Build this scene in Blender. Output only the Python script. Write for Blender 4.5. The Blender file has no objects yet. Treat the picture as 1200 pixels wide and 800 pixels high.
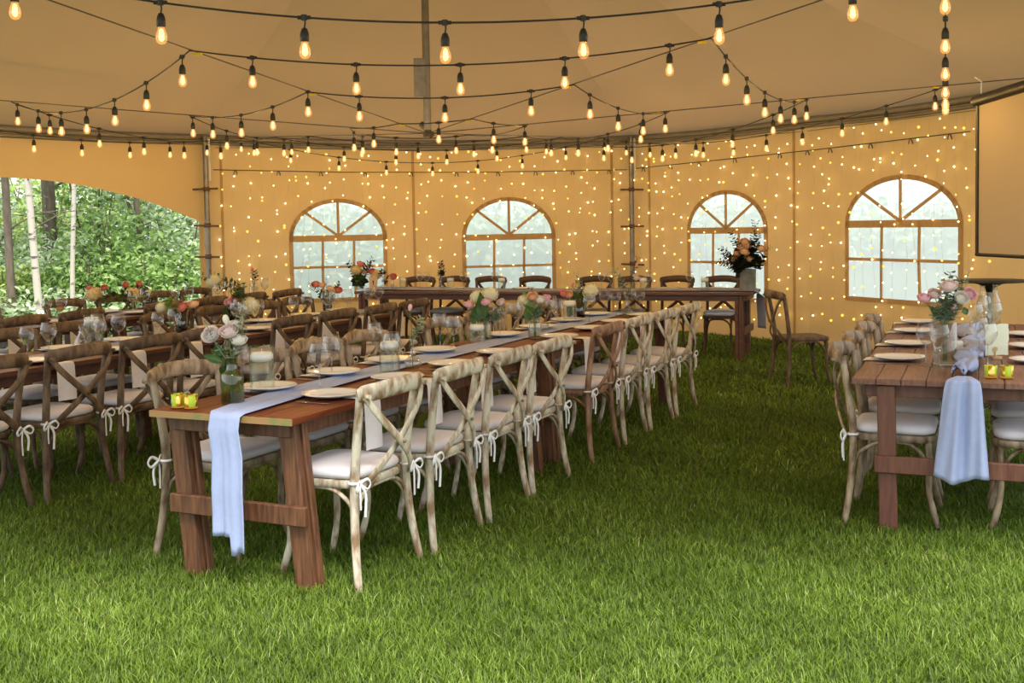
import bpy, bmesh, math, random
import numpy as np
from mathutils import Vector, Matrix
random.seed(7)
rng = np.random.default_rng(11)
S = bpy.context.scene
COL = S.collection
PI = math.pi
R = math.radians

# ------------------------------------------------------------------ camera
F_PX, PITCH, ROLL, CH, HY = 1350.0, R(3.0), R(1.0), 1.57, 262.0
PY = HY + F_PX * math.tan(PITCH)
_F = Vector((0, math.cos(PITCH), -math.sin(PITCH)))
_R0 = Vector((1, 0, 0)); _U0 = _R0.cross(_F)
_Rt = math.cos(ROLL) * _R0 - math.sin(ROLL) * _U0
_Up = math.sin(ROLL) * _R0 + math.cos(ROLL) * _U0
CAM = Vector((0, 0, CH))
def ray(x, y): return _F + _Rt * ((x - 600) / F_PX) - _Up * ((y - PY) / F_PX)
def at(x, y, z):                       # where the line of sight meets a horizontal plane
    d = ray(x, y); return CAM + d * ((z - CH) / d.z)
def atY(x, y, Y):                      # ... or a given distance
    d = ray(x, y); return CAM + d * (Y / d.y)
def proj(p):
    d = Vector(p) - CAM; z = d.dot(_F)
    return 600 + F_PX * d.dot(_Rt) / z, PY - F_PX * d.dot(_Up) / z
cd = bpy.data.cameras.new('camera'); cam = bpy.data.objects.new('camera', cd); COL.objects.link(cam)
cd.sensor_width = 36; cd.lens = F_PX / 1200 * 36; cd.shift_y = (PY - 400) / 1200; cd.clip_end = 500
M = Matrix.Identity(4)
for i in range(3):
    M[i][0] = _Rt[i]; M[i][1] = _Up[i]; M[i][2] = -_F[i]; M[i][3] = CAM[i]
cam.matrix_world = M; S.camera = cam

# ------------------------------------------------------------------ materials
def lin(c):
    return tuple((v / 255 / 12.92) if v / 255 <= .04045 else ((v / 255 + .055) / 1.055) ** 2.4 for v in c)
def new_mat(name):
    m = bpy.data.materials.new(name); m.use_nodes = True
    nt = m.node_tree; nt.nodes.clear()
    return m, nt, nt.nodes, nt.links
def pmat(name, c, rough=.6, c2=None, scale=8., stretch=(1, 1, 1), bump=0., metal=0., coat=0., trans=0., spec=.5, rnd=0., detail=4., lo=.3, hi=.7, sheen=0.):
    m, nt, N, L = new_mat(name)
    out = N.new('ShaderNodeOutputMaterial'); b = N.new('ShaderNodeBsdfPrincipled')
    b.inputs['Roughness'].default_value = rough; b.inputs['Metallic'].default_value = metal
    b.inputs['Coat Weight'].default_value = coat; b.inputs['Specular IOR Level'].default_value = spec
    b.inputs['Sheen Weight'].default_value = sheen
    b.inputs['Base Color'].default_value = (*c, 1)
    tc = N.new('ShaderNodeTexCoord'); mp = N.new('ShaderNodeMapping'); mp.inputs['Scale'].default_value = stretch
    L.new(tc.outputs['Object'], mp.inputs['Vector'])
    nz = N.new('ShaderNodeTexNoise'); nz.inputs['Scale'].default_value = scale; nz.inputs['Detail'].default_value = detail
    L.new(mp.outputs['Vector'], nz.inputs['Vector'])
    src = None
    if c2 is not None:
        r = N.new('ShaderNodeValToRGB'); r.color_ramp.elements[0].position = lo; r.color_ramp.elements[1].position = hi
        r.color_ramp.elements[0].color = (*c, 1); r.color_ramp.elements[1].color = (*c2, 1)
        L.new(nz.outputs['Fac'], r.inputs['Fac']); src = r.outputs['Color']
    if rnd:
        oi = N.new('ShaderNodeObjectInfo'); mr = N.new('ShaderNodeMapRange')
        mr.inputs['To Min'].default_value = 1 - rnd; mr.inputs['To Max'].default_value = 1 + rnd
        L.new(oi.outputs['Random'], mr.inputs['Value'])
        hs = N.new('ShaderNodeHueSaturation'); L.new(mr.outputs['Result'], hs.inputs['Value'])
        if src: L.new(src, hs.inputs['Color'])
        else: hs.inputs['Color'].default_value = (*c, 1)
        src = hs.outputs['Color']
    if src: L.new(src, b.inputs['Base Color'])
    if bump:
        bp = N.new('ShaderNodeBump'); bp.inputs['Strength'].default_value = bump; bp.inputs['Distance'].default_value = .02
        L.new(nz.outputs['Fac'], bp.inputs['Height']); L.new(bp.outputs['Normal'], b.inputs['Normal'])
    sh = b.outputs['BSDF']
    if trans:
        t = N.new('ShaderNodeBsdfTranslucent'); mx = N.new('ShaderNodeMixShader'); mx.inputs['Fac'].default_value = trans
        if src: L.new(src, t.inputs['Color'])
        else: t.inputs['Color'].default_value = (*c, 1)
        L.new(sh, mx.inputs[1]); L.new(t.outputs['BSDF'], mx.inputs[2]); sh = mx.outputs['Shader']
    L.new(sh, out.inputs['Surface'])
    return m
def emat(name, c, st, sample=True):
    m, nt, N, L = new_mat(name)
    out = N.new('ShaderNodeOutputMaterial'); e = N.new('ShaderNodeEmission')
    e.inputs['Color'].default_value = (*c, 1); e.inputs['Strength'].default_value = st
    L.new(e.outputs['Emission'], out.inputs['Surface'])
    m.cycles.emission_sampling = 'FRONT' if sample else 'NONE'
    return m
def thin_glass(name, tint=(1, 1, 1), refl=.10, edge=.75, rough=.02, haze=0., hazec=(1, 1, 1), glow=None):
    """a thin clear wall: see-through, mirror-like towards grazing edges, optional milky haze"""
    m, nt, N, L = new_mat(name)
    out = N.new('ShaderNodeOutputMaterial'); t = N.new('ShaderNodeBsdfTransparent'); t.inputs['Color'].default_value = (*tint, 1)
    g = N.new('ShaderNodeBsdfGlossy'); g.inputs['Roughness'].default_value = rough
    lw = N.new('ShaderNodeLayerWeight'); lw.inputs['Blend'].default_value = .35
    mr = N.new('ShaderNodeMapRange'); mr.inputs['To Min'].default_value = refl; mr.inputs['To Max'].default_value = edge
    L.new(lw.outputs['Facing'], mr.inputs['Value'])
    mx = N.new('ShaderNodeMixShader'); L.new(mr.outputs['Result'], mx.inputs['Fac'])
    L.new(t.outputs['BSDF'], mx.inputs[1]); L.new(g.outputs['BSDF'], mx.inputs[2]); sh = mx.outputs['Shader']
    if haze:
        tr = N.new('ShaderNodeBsdfTranslucent'); tr.inputs['Color'].default_value = (*hazec, 1)
        m2 = N.new('ShaderNodeMixShader'); m2.inputs['Fac'].default_value = haze
        L.new(sh, m2.inputs[1]); L.new(tr.outputs['BSDF'], m2.inputs[2]); sh = m2.outputs['Shader']
    if glow:
        e = N.new('ShaderNodeEmission'); e.inputs['Color'].default_value = (*glow[0], 1); e.inputs['Strength'].default_value = glow[1]
        ad = N.new('ShaderNodeAddShader'); L.new(sh, ad.inputs[0]); L.new(e.outputs['Emission'], ad.inputs[1]); sh = ad.outputs['Shader']; m.cycles.emission_sampling = 'NONE'
    L.new(sh, out.inputs['Surface'])
    return m

MAT = {}
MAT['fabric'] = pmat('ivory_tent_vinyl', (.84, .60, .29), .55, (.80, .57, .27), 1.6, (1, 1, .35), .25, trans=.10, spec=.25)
MAT['roof'] = pmat('shaded_roof_vinyl', (.57, .44, .29), .6, (.545, .415, .272), .8, bump=.15, trans=.05, spec=.2)  # same vinyl as the walls, colour darkened for the weaker light up there
MAT['webbing'] = pmat('tan_webbing', (.56, .35, .15), .7, (.50, .31, .13), 12)
MAT['vinyl_window'] = thin_glass('hazy_clear_vinyl', (.93, .97, .96), .04, .3, .15, .72, (.97, .99, 1.0))
MAT['metal'] = pmat('galvanised_pole', (.30, .28, .26), .42, (.22, .20, .18), 14, metal=.7)
MAT['beam'] = pmat('dull_eave_tube', (.30, .27, .24), .5, (.24, .22, .2), 6, metal=.4)
MAT['black'] = pmat('black_rubber', (.012, .011, .011), .5, (.02, .018, .017), 20)
MAT['strand'] = pmat('clear_strand', (.62, .45, .22), .5)
MAT['wire'] = pmat('steel_rope', (.10, .09, .08), .5, (.15, .13, .11), 40, metal=.5)
MAT['yellow'] = pmat('yellow_tag', (.75, .55, .02), .6)
MAT['w_light'] = pmat('limed_oak', (.25, .15, .075), .6, (.66, .59, .46), 9, (2.4, 2.4, 1.), .4, rnd=.12, detail=8, lo=.36, hi=.58)
MAT['w_red'] = pmat('reddish_oak', (.17, .07, .032), .6, (.40, .25, .155), 9, (2.4, 2.4, 1.), .4, detail=8, lo=.36, hi=.66)
MAT['w_mid'] = pmat('weathered_oak', (.13, .07, .034), .6, (.41, .32, .215), 9, (2.4, 2.4, 1.), .4, rnd=.14, detail=8, lo=.36, hi=.62)
MAT['w_dark'] = pmat('aged_brown_oak', (.065, .034, .017), .6, (.20, .13, .078), 9, (2.4, 2.4, 1.), .4, rnd=.18, detail=8, lo=.36, hi=.66)
MAT['w_head'] = pmat('dark_walnut', (.055, .025, .013), .55, (.10, .048, .024), 8, (1.5, 1.5, 1.1), .2, rnd=.1)
MAT['t_red'] = pmat('red_brown_planks', (.085, .018, .008), .5, (.20, .050, .019), 7, (9, .7, 4), .25, spec=.12)
MAT['t_leg'] = pmat('stained_pine', (.07, .026, .012), .5, (.19, .078, .034), 8, (7, 7, .8), .25)
MAT['t_dark'] = pmat('dark_brown_planks', (.075, .027, .017), .45, (.14, .055, .032), 6, (9, .7, 4), .25)
MAT['t_right'] = pmat('worn_brown_planks', (.14, .06, .042), .5, (.24, .115, .08), 6, (9, .7, 4), .3)
MAT['t_rleg'] = pmat('mahogany_stain', (.11, .04, .026), .5, (.19, .075, .045), 6, (7, 7, .8), .25)
MAT['worn_edge'] = pmat('worn_plank_edge', (.36, .20, .075), .6, (.20, .21, .07), 10, lo=.45, hi=.65)
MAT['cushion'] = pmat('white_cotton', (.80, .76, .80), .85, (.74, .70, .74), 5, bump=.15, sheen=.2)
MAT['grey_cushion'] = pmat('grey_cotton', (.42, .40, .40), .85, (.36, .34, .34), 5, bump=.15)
MAT['ribbon'] = pmat('white_ribbon', (.86, .84, .86), .8)
MAT['napkin'] = pmat('white_linen', (.82, .80, .84), .85, (.78, .76, .80), 30, bump=.1)
MAT['china'] = pmat('white_china', (.84, .82, .80), .15, coat=.4)
MAT['steel'] = pmat('cutlery_steel', (.6, .58, .55), .22, metal=1.)
MAT['runner'] = pmat('dusty_blue_chiffon', (.42, .49, .74), .8, (.385, .455, .70), 40, bump=.05, trans=.12)
MAT['runner_grey'] = pmat('slate_blue_chiffon', (.34, .34, .43), .8, (.30, .30, .39), 40, trans=.08)
MAT['glass'] = thin_glass('clear_glass', (.975, .98, .975), .04, .62)
MAT['glass_solid'] = thin_glass('clear_glass_stem', (.90, .91, .90), .10, .6)
MAT['green_glass'] = thin_glass('olive_bottle_glass', (.66, .68, .42), .06, .45)
MAT['dark_glass'] = thin_glass('dark_green_glass', (.22, .28, .14), .12, .6)
MAT['water'] = thin_glass('still_water', (.93, .95, .88), .02, .15)
MAT['wax'] = pmat('white_wax', (.95, .94, .90), .45)
MAT['wick'] = pmat('wick', (.85, .82, .75), .9)
MAT['gold'] = pmat('gold_leaf_glass', (.80, .48, .10), .25, metal=.9)
MAT['lime'] = pmat('lime_wax', (.50, .66, .03), .45, trans=.2)
MAT['card'] = pmat('cream_paper', (.80, .82, .64), .9, (.76, .78, .60), 20)
MAT['card_tan'] = pmat('kraft_card', (.66, .46, .28), .9)
MAT['stand'] = pmat('card_stand_wood', (.62, .42, .22), .5)
MAT['zinc'] = pmat('zinc_pail', (.22, .23, .22), .5, (.34, .35, .33), 12, metal=.5)
MAT['stem'] = pmat('flower_stem', (.13, .20, .05), .6)
MAT['leaf'] = pmat('rose_leaf', (.045, .11, .025), .5, (.09, .17, .04), 30, trans=.2)
MAT['leaf_dark'] = pmat('dark_sprig', (.015, .025, .015), .6)
MAT['leaf_lime'] = pmat('hydrangea_leaf', (.16, .26, .04), .5, (.22, .32, .06), 20, trans=.25)
MAT['euc'] = pmat('eucalyptus', (.20, .27, .17), .6, (.28, .34, .24), 20)
MAT['pink'] = pmat('pink_petal', (.88, .48, .56), .6, (.92, .64, .68), 30, trans=.2)
MAT['blush'] = pmat('blush_petal', (.90, .68, .68), .6, (.92, .82, .78), 30, trans=.2)
MAT['pale'] = pmat('pale_blush_petal', (.93, .80, .80), .6, (.95, .90, .88), 30, trans=.2)
MAT['white_p'] = pmat('ivory_petal', (.88, .84, .74), .6, (.90, .88, .82), 30, trans=.2)
MAT['coral'] = pmat('coral_petal', (.80, .24, .20), .6, (.86, .34, .28), 30, trans=.2)
MAT['peach'] = pmat('peach_petal', (.90, .54, .28), .6, (.92, .66, .42), 30, trans=.2)
MAT['hyd'] = pmat('cream_hydrangea', (.82, .62, .30), .7, (.86, .72, .42), 40, trans=.2)
MAT['hyd_w'] = pmat('ivory_hydrangea', (.84, .80, .52), .7, (.88, .86, .66), 40, trans=.2)
MAT['screen'] = pmat('screen_cloth', (.54, .43, .29), .8)
MAT['filament'] = emat('glowing_filament', (1.0, .62, .27), 2.6, False)
MAT['led'] = emat('fairy_led', (1.0, .70, .26), 9., False)
MAT['led_glow'] = emat('led_glow_amber', (1.0, .66, .10), 1.6, False)  # dim amber glows standing in for blurred reflections of the LEDs
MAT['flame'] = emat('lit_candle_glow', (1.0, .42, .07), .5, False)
MAT['bulb_glass'] = thin_glass('bulb_glass', (1.0, .95, .86), .05, .35, glow=((1.0, .45, .10), .34))
MAT['soil'] = pmat('lawn_soil', (.035, .060, .010), .95, (.07, .10, .02), 5, bump=.4)
MAT['birch'] = pmat('birch_bark', (.52, .48, .42), .8, (.10, .09, .08), 5, (1, 1, 3), .3, lo=.58, hi=.66)
MAT['bark'] = pmat('brown_bark', (.10, .075, .055), .9, (.20, .16, .12), 8, (2, 2, .6), .6)

def grass_mat():
    m, nt, N, L = new_mat('lawn_blades')
    out = N.new('ShaderNodeOutputMaterial'); b = N.new('ShaderNodeBsdfPrincipled'); b.inputs['Roughness'].default_value = .55
    b.inputs['Specular IOR Level'].default_value = .35
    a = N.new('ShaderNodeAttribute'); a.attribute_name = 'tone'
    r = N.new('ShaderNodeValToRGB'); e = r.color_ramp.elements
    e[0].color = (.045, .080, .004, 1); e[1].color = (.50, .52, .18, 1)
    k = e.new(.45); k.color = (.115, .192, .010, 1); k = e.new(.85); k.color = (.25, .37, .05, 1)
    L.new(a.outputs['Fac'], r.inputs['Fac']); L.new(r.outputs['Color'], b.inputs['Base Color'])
    t = N.new('ShaderNodeBsdfTranslucent'); L.new(r.outputs['Color'], t.inputs['Color'])
    mx = N.new('ShaderNodeMixShader'); mx.inputs['Fac'].default_value = .3
    L.new(b.outputs['BSDF'], mx.inputs[1]); L.new(t.outputs['BSDF'], mx.inputs[2]); L.new(mx.outputs['Shader'], out.inputs['Surface'])
    return m
MAT['grass'] = grass_mat()
def leaf_mat(name, c0, c1, c2):
    m, nt, N, L = new_mat(name)
    out = N.new('ShaderNodeOutputMaterial'); b = N.new('ShaderNodeBsdfPrincipled'); b.inputs['Roughness'].default_value = .4
    a = N.new('ShaderNodeAttribute'); a.attribute_name = 'tone'
    r = N.new('ShaderNodeValToRGB'); e = r.color_ramp.elements
    e[0].color = (*c0, 1); e[1].color = (*c2, 1); k = e.new(.5); k.color = (*c1, 1)
    L.new(a.outputs['Fac'], r.inputs['Fac']); L.new(r.outputs['Color'], b.inputs['Base Color'])
    t = N.new('ShaderNodeBsdfTranslucent'); L.new(r.outputs['Color'], t.inputs['Color'])
    mx = N.new('ShaderNodeMixShader'); mx.inputs['Fac'].default_value = .4
    L.new(b.outputs['BSDF'], mx.inputs[1]); L.new(t.outputs['BSDF'], mx.inputs[2]); L.new(mx.outputs['Shader'], out.inputs['Surface'])
    return m
MAT['shrub_a'] = leaf_mat('green_shrub_leaves', (.08, .16, .03), (.22, .38, .08), (.50, .62, .26))
MAT['shrub_b'] = leaf_mat('highlit_shrub_leaves', (.16, .25, .10), (.40, .53, .28), (.85, .90, .76))  # near-white top tone puts blown highlights into the leaf colour
MAT['shrub_c'] = leaf_mat('yellow_green_leaves', (.14, .24, .03), (.36, .50, .10), (.66, .74, .30))

# ------------------------------------------------------------------ mesh helpers
class MB:
    def __init__(s): s.v = []; s.f = []; s.m = []; s.sm = []
    def add(s, vs, fs, mi=0, smooth=False):
        o = len(s.v); s.v += [tuple(p) for p in vs]
        for f in fs: s.f.append(tuple(i + o for i in f)); s.m.append(mi); s.sm.append(smooth)
    def box(s, c, d, rot=None, mi=0, ch=.0):
        x, y, z = d[0] / 2, d[1] / 2, d[2] / 2
        ch = min(ch, x * .9, y * .9, z * .9)
        if ch <= 0:
            vs = [Vector((i, j, k)) for i in (-x, x) for j in (-y, y) for k in (-z, z)]
            fs = [(0, 1, 3, 2), (4, 6, 7, 5), (0, 4, 5, 1), (2, 3, 7, 6), (0, 2, 6, 4), (1, 5, 7, 3)]
        else:
            bm = bmesh.new(); bmesh.ops.create_cube(bm, size=1)
            for v in bm.verts: v.co = Vector((v.co.x * d[0], v.co.y * d[1], v.co.z * d[2]))
            bmesh.ops.bevel(bm, geom=bm.edges[:], offset=ch, segments=1, affect='EDGES')
            bm.verts.index_update(); vs = [v.co.copy() for v in bm.verts]; fs = [[v.index for v in f.verts] for f in bm.faces]; bm.free()
        if rot is not None: vs = [rot @ v for v in vs]
        s.add([v + Vector(c) for v in vs], fs, mi)
    def beam(s, p0, p1, w, h, up=(0, 0, 1), mi=0, ch=.004):
        p0 = Vector(p0); p1 = Vector(p1); d = (p1 - p0); ln = d.length; d.normalize()
        x = d.cross(Vector(up)); x.normalize(); u = x.cross(d)
        s.box((p0 + p1) / 2, (w, ln, h), Matrix((x, d, u)).transposed(), mi, ch)
    def tube(s, path, rad, seg=8, mi=0, flat=1., ref=None, caps=True, smooth=True):
        P = [Vector(p) for p in path]; n = len(P)
        if not hasattr(rad, '__len__'): rad = [rad] * n
        vs = []; T = []
        for i in range(n):
            t = P[min(i + 1, n - 1)] - P[max(i - 1, 0)]; T.append(t.normalized())
        up = Vector(ref) if ref is not None else (Vector((0, 0, 1)) if abs(T[0].z) < .9 else Vector((1, 0, 0)))
        for i in range(n):
            x = T[i].cross(up)
            if x.length < 1e-5: x = T[i].cross(Vector((0, 1, .01)))
            x.normalize(); y = x.cross(T[i]).normalized()
            if ref is None: up = y
            for k in range(seg):
                a = 2 * PI * k / seg
                vs.append(P[i] + x * (math.cos(a) * rad[i]) + y * (math.sin(a) * rad[i] * flat))
        fs = [(i * seg + k, i * seg + (k + 1) % seg, (i + 1) * seg + (k + 1) % seg, (i + 1) * seg + k) for i in range(n - 1) for k in range(seg)]
        s.add(vs, fs, mi, smooth)
        if caps: s.add(vs, [tuple(range(seg))[::-1], tuple((n - 1) * seg + k for k in range(seg))], mi)
    def lathe(s, prof, seg=20, c=(0, 0, 0), mi=0, smooth=True):
        c = Vector(c); vs = []; fs = []
        for r, z in prof:
            for k in range(seg):
                a = 2 * PI * k / seg; vs.append(c + Vector((r * math.cos(a), r * math.sin(a), z)))
        for i in range(len(prof) - 1):
            for k in range(seg):
                fs.append((i * seg + k, i * seg + (k + 1) % seg, (i + 1) * seg + (k + 1) % seg, (i + 1) * seg + k))
        s.add(vs, fs, mi, smooth)
    def grid(s, fn, nu, nv, mi=0, smooth=True):
        vs = [fn(i / nu, j / nv) for i in range(nu + 1) for j in range(nv + 1)]
        fs = [(i * (nv + 1) + j, (i + 1) * (nv + 1) + j, (i + 1) * (nv + 1) + j + 1, i * (nv + 1) + j + 1) for i in range(nu) for j in range(nv)]
        s.add(vs, fs, mi, smooth)
    def mesh(s, name, mats):
        me = bpy.data.meshes.new(name); me.from_pydata(s.v, [], s.f)
        for m in (mats if isinstance(mats, (list, tuple)) else [mats]): me.materials.append(m)
        me.polygons.foreach_set('material_index', s.m); me.polygons.foreach_set('use_smooth', s.sm); me.update()
        return me
    def build(s, name, mats, parent=None, loc=None, rz=None):
        return link(name, s.mesh(name, mats), parent, loc, rz)
def link(name, me, parent=None, loc=None, rz=None):
    o = bpy.data.objects.new(name, me); COL.objects.link(o)
    if parent is not None: o.parent = parent
    if loc is not None: o.location = loc
    if rz is not None: o.rotation_euler = (0, 0, rz)
    return o
def tag(o, label=None, cat=None, group=None, kind=None):
    if label: o['label'] = label
    if cat: o['category'] = cat
    if group: o['group'] = group
    if kind: o['kind'] = kind
    return o
def thing(name, label, cat, loc=(0, 0, 0), rz=0., group=None):
    return tag(link(name, None, None, loc, rz), label, cat, group)
KIDS = {}
def kids(o): return [c for c in o.children]
def dup(o, loc, rz, label=None, group=None, _tree={}):
    def cp(src, parent):
        c = src.copy(); COL.objects.link(c)
        if parent is not None: c.parent = parent
        for ch in TREE.get(src.name, ()): cp(ch, c)
        return c
    c = cp(o, None); c.location = loc; c.rotation_euler = (0, 0, rz)
    if label: c['label'] = label
    if group: c['group'] = group
    return c
TREE = {}
def reg(o):
    """remember the children of a prototype so that copies need no search"""
    ch = list(o.children); TREE[o.name] = ch
    for c in ch: reg(c)
def blob(name, V, Fa, mat, tone=None, parent=None):
    """large mesh from arrays of quads or tris"""
    me = bpy.data.meshes.new(name); n = len(V); k = Fa.shape[1]; nf = len(Fa)
    me.vertices.add(n); me.vertices.foreach_set('co', V.astype(np.float32).ravel())
    me.loops.add(nf * k); me.loops.foreach_set('vertex_index', Fa.astype(np.int32).ravel())
    me.polygons.add(nf); me.polygons.foreach_set('loop_start', (np.arange(nf) * k).astype(np.int32))
    me.update(calc_edges=True)
    if tone is not None:
        at_ = me.attributes.new('tone', 'FLOAT', 'POINT'); at_.data.foreach_set('value', tone.astype(np.float32))
    me.materials.append(mat)
    return link(name, me, parent)
ORD = ['first', 'second', 'third', 'fourth', 'fifth', 'sixth', 'seventh', 'eighth', 'ninth', 'tenth']

# ------------------------------------------------------------------ plan of the tables
TH = R(24.5)
U = Vector((math.sin(TH), math.cos(TH), 0)); Nn = Vector((math.cos(TH), -math.sin(TH), 0))
O0 = at(343, 491, .76); O0.z = 0
def W(a, p, z=0.): return O0 + U * a + Nn * p + Vector((0, 0, z))
ROT = -TH                                        # local x = across (p), local y = along (a)
def ap(v): d = Vector(v) - O0; return d.dot(U), d.dot(Nn)

# ------------------------------------------------------------------ tent shell
E_H = 2.83
P1 = Vector((-4.15, 15.6, 0)); P2 = Vector((1.83, 17.1, 0)); P3 = Vector((3.75, 14.5, 0)); P4 = Vector((5.1, 11.6, 0)); P5 = Vector((5.75, 9.4, 0))
PL = Vector((-7.6, 9.3, 0)); FL = Vector((-2.75, 3.8, 0)); FR = Vector((2.62, 3.85, 0)); PFL = FL; PFR = FR
MAST = Vector((-.74, 10.5, 2.40))
def sag(p, q, t, dz): return p.lerp(q, t) + Vector((0, 0, E_H - dz * 4 * t * (1 - t)))
def plane_hit(px, py, p, q):
    n = (q - p).cross(Vector((0, 0, 1))); d = ray(px, py); t = (p - CAM).dot(n) / d.dot(n); return CAM + d * t
def wall_panel(name, p, q, holes, dz=.08, bottom=None):
    """vertical fabric panel from p to q; holes are outlines in (s, z)"""
    ln = (q - p).length; d = (q - p) / ln
    bm = bmesh.new(); edges = []
    def loop(pts):
        vs = [bm.verts.new((a, b, 0)) for a, b in pts]
        for i in range(len(vs)): edges.append(bm.edges.new((vs[i], vs[(i + 1) % len(vs)])))
    top = [(ln * (1 - i / 16), E_H - dz * 4 * (i / 16) * (1 - i / 16)) for i in range(17)]
    base = bottom if bottom else [(ln * i / 16, 0.) for i in range(17)]
    loop(base + top)
    for h in holes: loop(h)
    bmesh.ops.triangle_fill(bm, use_beauty=True, use_dissolve=False, edges=edges)
    bm.verts.index_update()
    vs = [p + d * v.co.x + Vector((0, 0, v.co.y)) for v in bm.verts]; fs = [[v.index for v in f.verts] for f in bm.faces]; bm.free()
    m = MB(); m.add(vs, fs); o = m.build(name, MAT['fabric']); tag(o, kind='structure'); return o
def arch(x0, x1, z0, zs, zt, n=20):
    c = (x0 + x1) / 2; r = (x1 - x0) / 2
    return [(x0, z0), (x1, z0)] + [(c + r * math.cos(PI * i / n), zs + (zt - zs) * math.sin(PI * i / n)) for i in range(n + 1)]
WIN = 0
def window(p, q, px0, px1, y_sill, y_bar, y_top):
    global WIN
    WIN += 1
    d = (q - p).normalized(); nin = Vector((d.y, -d.x, 0))
    if nin.dot(MAST - p) < 0: nin = -nin
    pm = (px0 + px1) / 2
    s0 = (plane_hit(px0, y_bar, p, q) - p).dot(d); s1 = (plane_hit(px1, y_bar, p, q) - p).dot(d)
    z0 = plane_hit(pm, y_sill, p, q).z; zs = plane_hit(pm, y_bar, p, q).z; zt = plane_hit(pm, y_top, p, q).z
    out = arch(s0, s1, z0, zs, zt)
    def w(s, z, off=0.): return p + d * s + Vector((0, 0, z)) + nin * off
    m = MB(); c = (s0 + s1) / 2; zc = (z0 + zs) / 2
    ring = [w(a, b) for a, b in out]; m.add([w(c, zc)] + ring, [(0, i + 1, (i + 1) % len(ring) + 1) for i in range(len(ring))])
    o = tag(m.build('window_%d' % WIN, MAT['vinyl_window']), kind='structure')
    f = MB(); r = (s1 - s0) / 2
    def strip(pts, wd):
        for a, b in zip(pts[:-1], pts[1:]):
            pa = w(*a, .012); pb = w(*b, .012); e = (pb - pa).normalized() * wd * .3
            f.beam(pa - e, pb + e, .012, wd, up=(nin.cross(pb - pa)).normalized(), ch=0)
    f2 = out + [out[0]]
    strip(f2, .055)
    strip([(s0, zs), (s1, zs)], .085)
    zm = (z0 + zs) / 2 + .03
    strip([(s0, zm), (s1, zm)], .035)
    for k in (1, 2): strip([(s0 + (s1 - s0) * k / 3 + .01 * (-1) ** k, z0), (s0 + (s1 - s0) * k / 3 - .01, (z0 + zs) / 2), (s0 + (s1 - s0) * k / 3, zs)], .035)
    for a in (45, 90, 135): strip([(c, zs + .03), (c + r * math.cos(R(a)), zs + (zt - zs) * math.sin(R(a)))], .036)
    f.build('frame', MAT['webbing'], o)
    return out
h1 = window(P1, P2, 341, 451, 351, 279, 235)
h2 = window(P1, P2, 543.5, 648.5, 350, 277.5, 233)
h3 = window(P2, P3, 808, 898, 350, 270, 225)
h4 = window(P3, P4, 993.5, 1126.5, 354, 262, 207)
wall_panel('wall_back', P1, P2, [h1, h2])
wall_panel('wall_right', P2, P3, [h3])
wall_panel('wall_right', P3, P4, [h4])
wall_panel('wall_right', P4, P5, [])
# left panel with the big arched doorway
dL = (PL - P1).normalized(); lnL = (PL - P1).length
sA = (plane_hit(233, 258, P1, PL) - P1).dot(dL); zA = plane_hit(233, 259, P1, PL).z
sB = (plane_hit(0, 207.5, P1, PL) - P1).dot(dL); zB = plane_hit(0, 207.5, P1, PL).z
hw = sB - sA
door = [(0, 0), (sA, 0)] + [(sB - hw * math.cos(PI * i / 24), zA + (zB - zA) * (1 - math.cos(PI * i / 24) ** 2)) for i in range(25)]
door = [q for q in door if q[0] < lnL - .2] + [(lnL - .2, 0), (lnL, 0)]
wall_panel('wall_left', P1, PL, [], .1, door)
# roof: shallow six-sided cone of fabric above the eaves
def roof():
    ring = [FL, FR, P5, P4, P3, P2, P1, PL]; top = Vector((MAST.x, MAST.y, 5.6)); m = MB()
    for i in range(len(ring)):
        p, q = ring[i], ring[(i + 1) % len(ring)]
        dz = .02 if (p is P3 or p is P4 or q is P3) else .08
        def fn(u, v, p=p, q=q, dz=dz):
            e = sag(p, q, u, dz); w = e.lerp(top, v); w.z -= .30 * math.sin(PI * v) * (.6 + .4 * math.sin(PI * u)) ; return w
        m.grid(fn, 12, 10)
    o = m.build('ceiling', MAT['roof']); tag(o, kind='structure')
roof()
k = 0
for p, q in ((PL, P1), (P1, P2), (P2, P3), (P3, P4), (P4, P5)):
    k += 1; m = MB(); c = Vector((MAST.x, MAST.y, 0))
    dz = .08 if k < 3 else .03
    pts = []
    for i in range(13):
        w = sag(p, q, i / 12, dz); w += (c - w).to_2d().to_3d().normalized() * .05; w.z -= .03; pts.append(w)
    m.tube(pts, .042, 8); m.tube([w - Vector((0, 0, .075)) for w in pts], .028, 6)
    tag(m.build('trim_%d' % k, MAT['beam']), kind='structure')
# seams and hem of the fabric
def seam(p, q, px, name):
    s = plane_hit(px, 300, p, q); d = (q - p).normalized(); nin = Vector((d.y, -d.x, 0)); nin = nin if nin.dot(MAST - p) > 0 else -nin
    m = MB(); b = s.copy(); b.z = 0; m.beam(b + nin * .006, b + nin * .006 + Vector((0, 0, E_H - .1)), .035, .008, up=nin, ch=0)
    tag(m.build(name, MAT['webbing']), kind='structure')
seam(P1, P2, 486, 'trim_6'); seam(P2, P3, 931, 'trim_7'); seam(P1, P2, 262, 'trim_8'); seam(P2, P3, 762, 'trim_9'); seam(P1, P2, 718, 'trim_10')

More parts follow.
